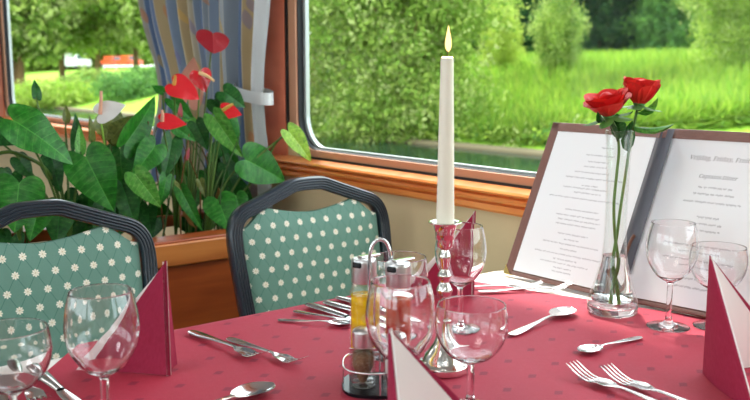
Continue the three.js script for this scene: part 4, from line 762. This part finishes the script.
tree('sapling', 'yellow-green sapling just right of the candle flame', 'sapling', [21.65, -20.77], [[0, 0.8, 0, 0.7, 0.8, 0.7], [0, 1.6, 0, 0.6, 0.8, 0.6], [-0.5, 2.3, 0.2, 0.15, 0.9, 0.15], [0.6, 2.2, -0.3, 0.16, 0.8, 0.16], [0.1, 2.7, 0, 0.16, 0.9, 0.16], [-0.8, 1.7, 0.5, 0.14, 0.6, 0.14], [0.9, 1.5, -0.6, 0.15, 0.6, 0.15]], 2600, clusters.fine, [[0.58, 0.66, 0.14], [0.50, 0.62, 0.10], [0.40, 0.54, 0.10]], 105, [0.06, 2.4, 0.05], { size: 0.9 });
tree('sapling', 'bushy sapling with upright shoots in the meadow above the menu', 'sapling', [20.63, -17.42], [[0, 0.7, 0, 0.62, 0.7, 0.62], [0, 1.6, 0, 0.75, 0.8, 0.75], [-0.65, 2.3, 0.4, 0.17, 0.9, 0.17], [0.55, 2.2, -0.5, 0.18, 0.8, 0.18], [0.72, 1.3, -0.75, 0.17, 0.5, 0.17], [0.1, 2.8, 0, 0.34, 1.0, 0.34], [0.4, 3.0, -0.2, 0.16, 0.9, 0.16], [-0.8, 1.5, 0.6, 0.16, 0.6, 0.16]], 3600, clusters.fine, SOFT.concat([[0.48, 0.60, 0.16], [0.18, 0.32, 0.08]]), 106, [0.07, 2.6, 0.0]);
tree('meadow_tree', 'broad light green tree at the right edge of the large window', 'tree', [21.96, -11.95], [[0, 1.2, 0, 1.5, 1.3, 1.5], [-0.5, 2.6, -0.3, 1.5, 1.4, 1.5], [0.6, 3.2, 0.3, 1.8, 1.5, 1.8], [0, 4.6, 0, 1.6, 1.4, 1.6]], 11000, clusters.fine, SOFT.concat(LIME), 107, [0.12, 3.0, 0]);
// dark trees across the meadow
[[455, 62, 'dark green tree across the meadow behind the candle'], [505, 66, 'dark green tree across the meadow, behind the yellow-green sapling'], [548, 60, 'dark green tree across the meadow, behind the bushy sapling'], [598, 63, 'very dark tree across the meadow above the open rose'], [633, 66, 'blue-green tree across the meadow above the smaller rose'], [668, 61, 'mid green tree across the meadow, left of the broad light tree'], [715, 66, 'dark tree across the meadow behind the broad light tree'], [765, 64, 'dark tree across the meadow at the right edge'], [395, 60, 'dark tree far behind the willow bush'], [345, 62, 'dark tree far behind the grey-green bush']].forEach(([px_, r_, label], i) => {
  const a = Math.atan((px_ - 375) / 869) + 38 * Math.PI / 180, tones = i === 4 ? [[0.05, 0.19, 0.10], [0.07, 0.22, 0.10]] : i === 5 ? MIDG : DEEP.concat(i % 3 ? [] : [[0.10, 0.22, 0.06]]);
  tree('far_tree', label, 'tree', [Math.sin(a) * r_, -Math.cos(a) * r_], [[0, 2.2, 0, 2.6, 2.4, 2.4], [0.6, 5.4, 0, 2.8, 2.6, 2.6], [-0.8, 8.4, 0, 2.6, 2.6, 2.4]], 2600, clusters.big, tones, 200 + i, [0.22, 6, 0.2], { group: 'far trees across the meadow' });
});
// seen through the left window
[[18, 46, 0.36, 'tree with a thick olive trunk at the left edge of the left window'], [62, 52, 0.18, 'leafy tree in the left part of the left window'], [98, 58, 0.2, 'leafy tree in the middle of the left window'], [136, 50, 0.16, 'leafy tree next to the curtain in the left window'], [165, 47, 0.16, 'leafy tree behind the curtain edge in the left window']].forEach(([px_, r_, tr, label], i) => {
  const a = Math.atan((px_ - 375) / 869) + 38 * Math.PI / 180;
  tree('shore_tree', label, 'tree', [Math.sin(a) * r_, -Math.cos(a) * r_], [[0, 4.2, 0, 2.6, 1.8, 2.4], [0.8, 6.6, 0.4, 2.6, 1.9, 2.4], [-0.9, 2.6, 0, 1.3, 0.9, 1.2], [1.2, 3.0, 0.3, 1.0, 0.7, 1.0]], 3000, clusters.big, SOFT, 300 + i, [tr, 5, 0.1]);
});
[[30, 41, LIME, 'lime green bush low in the left window'], [62, 40, LIME, 'lime green shore bush in the middle of the left window'], [122, 38, MIDG, 'darker shore bush in front of the orange cars'], [90, 44, SOFT, 'pale shore bush beside the lime green one'], [148, 40, MIDG, 'dark green shore bush by the curtain']].forEach(([px_, r_, tones, label], i) => {
  const a = Math.atan((px_ - 375) / 869) + 38 * Math.PI / 180;
  tree('shore_bush', label, 'bush', [Math.sin(a) * r_, -Math.cos(a) * r_], [[0, 0.5, 0, 1.3, 0.6, 1.3], [0.6, 0.5, 0.3, 0.9, 0.5, 0.9]], 700, clusters.leafy, tones, 330 + i, null, { size: 1.3 });
});
[[70, 90], [110, 95], [30, 92], [150, 90], [5, 88]].forEach(([px_, r_], i) => {
  const a = Math.atan((px_ - 375) / 869) + 38 * Math.PI / 180;
  tree('far_tree', ['tall tree far off in the left window, left of middle', 'tall tree far off above the orange cars', 'tall tree far off behind the thick olive trunk', 'tall tree far off beside the curtain edge', 'tall tree far off at the left edge'][i], 'tree', [Math.sin(a) * r_, -Math.cos(a) * r_], [[0, 2.4, 0, 4.8, 2.6, 4], [0.5, 6.5, 0, 4.8, 3.0, 4], [1, 10.5, 0, 4.5, 3.0, 4]], 3400, clusters.big, SOFT.concat(LIME), 350 + i, [0.3, 7, 0.3], { size: 1.3 });
});
{
  // white guard rail along the far road, two orange cars and a white van
  const at = (px_, r_) => { const a = Math.atan((px_ - 375) / 869) + 38 * Math.PI / 180; return [Math.sin(a) * r_, -Math.cos(a) * r_]; };
  const p0 = at(104, 78), p1 = at(170, 70), y0 = 1.66, rail = thing('guard_rail', 'white guard rail across the left window by the curtain', 'railing', [0, 0, 0]), wm = std({ color: css('#f2f4f2'), roughness: 0.6 });
  part('rail', tube([[p0[0], y0, p0[1]], [p1[0], y0, p1[1]]], 0.09, 4), wm, rail);
  for (let k = 0; k <= 5; k++) { const x = lerp(p0[0], p1[0], k / 5), z = lerp(p0[1], p1[1], k / 5); part('post', tube([[x, groundY(x, z) - 0.1, z], [x, y0, z]], 0.05, 2, 6), wm, rail); }
  function car(name, label, cat, pos, col, w, h, l, turn) {
    const c = thing(name, label, cat, [pos[0], groundY(pos[0], pos[1]), pos[1]], turn), cm = phys({ color: css(col), roughness: 0.3, clearcoat: 0.6 }), tyre = M.rubber;
    part('car_body', new RoundedBoxGeometry(w, h * 0.5, l, 3, 0.12).translate(0, h * 0.42, 0), cm, c); part('cabin', new RoundedBoxGeometry(w * 0.86, h * 0.42, l * 0.55, 3, 0.12).translate(0, h * 0.82, 0), cm, c);
    part('windscreen', box(w * 0.72, h * 0.26, 0.03, 0, h * 0.82, l * 0.275 + 0.01, 0.01), std({ color: css('#56656c'), roughness: 0.1 }), c);
    for (const [sx, sz] of [[1, 1], [1, -1], [-1, 1], [-1, -1]]) part('wheel', new THREE.CylinderGeometry(h * 0.2, h * 0.2, 0.16, 18).rotateZ(Math.PI / 2).translate(sx * w * 0.44, h * 0.2, sz * l * 0.3), tyre, c);
  }
  car('car', 'small orange car on the far shore, left of the pair', 'car', at(113, 84), '#e2552c', 1.3, 1.1, 2.4, 0.4);
  car('car', 'small orange car on the far shore, next to the curtain', 'car', at(130, 80), '#e2552c', 1.3, 1.1, 2.4, 0.2);
  car('van', 'white van on the far shore in the left window', 'van', at(76, 86), '#f4f6f6', 1.5, 1.4, 2.6, 0.5);
}
// plants on the bank edge, below the meadow
const rb = rng(77);
for (let k = 0; k < 8; k++) {
  const px_ = 455 + k * 20 + rb() * 8, a = Math.atan((px_ - 375) / 869) + 38 * Math.PI / 180, x = 13.0 + rb() * 1.2, z = -x / Math.tan(a), w = 0.45 + 0.4 * rb();
  const s = ['first', 'second', 'third', 'fourth', 'fifth', 'sixth', 'seventh', 'eighth', 'ninth', 'tenth', 'eleventh', 'twelfth', 'thirteenth', 'fourteenth', 'fifteenth', 'sixteenth'][k];
  tree('bank_plant', s + ' leafy plant along the bank edge, counted from the candle', 'plant', [x, z], [[0, 0.12, 0, w, 0.16 + 0.14 * rb(), w], [0.3, 0.16, 0.2, w * 0.6, 0.2, w * 0.6]], 260, clusters.small, k % 3 === 1 ? SOFT : LIME.concat(MIDG), 400 + k, null, { size: 1.0 });
}
{
  // meadow grass nobody could count
  const r = rng(55), N = 26000, blade = clusterGeo(7, 0.16, 0.34, 0.02, 9), m = new THREE.InstancedMesh(blade, foliageMat, N);
  for (let i = 0; i < N; i++) {
    const rr = 17 + 46 * Math.pow(r(), 1.4), a = ((rr < 24 ? 41 : 26) + (rr < 24 ? 27 : 42) * r()) * Math.PI / 180, x = Math.sin(a) * rr, z = -Math.cos(a) * rr;
    dummy.position.set(x < 12.7 ? 12.7 + r() : x, groundY(x, z) + 0.10, z); dummy.rotation.set((r() - 0.5) * 0.8 + Math.PI, r() * 6.28, (r() - 0.5) * 0.8); dummy.scale.set(1, 0.7 + 0.8 * r(), 1); dummy.updateMatrix(); m.setMatrixAt(i, dummy.matrix);
    const n = 0.75 + 0.5 * noise.noise(x * 0.25, z * 0.25, 8) + 0.3 * r(), t = [[0.24, 0.40, 0.04], [0.31, 0.44, 0.06], [0.17, 0.33, 0.035]][Math.floor(r() * 3)]; m.setColorAt(i, colr.setRGB(t[0] * n, t[1] * n, t[2] * n));
  }
  m.name = 'meadow_grass'; tag(m, 'bright green grass of the meadow beyond the river', 'grass'); m.userData.kind = 'stuff'; m.castShadow = m.receiveShadow = true; scene.add(m);
}
scene.traverse((o) => { if (o.isMesh) o.castShadow = o.receiveShadow = true; });
renderer.render(scene, camera);
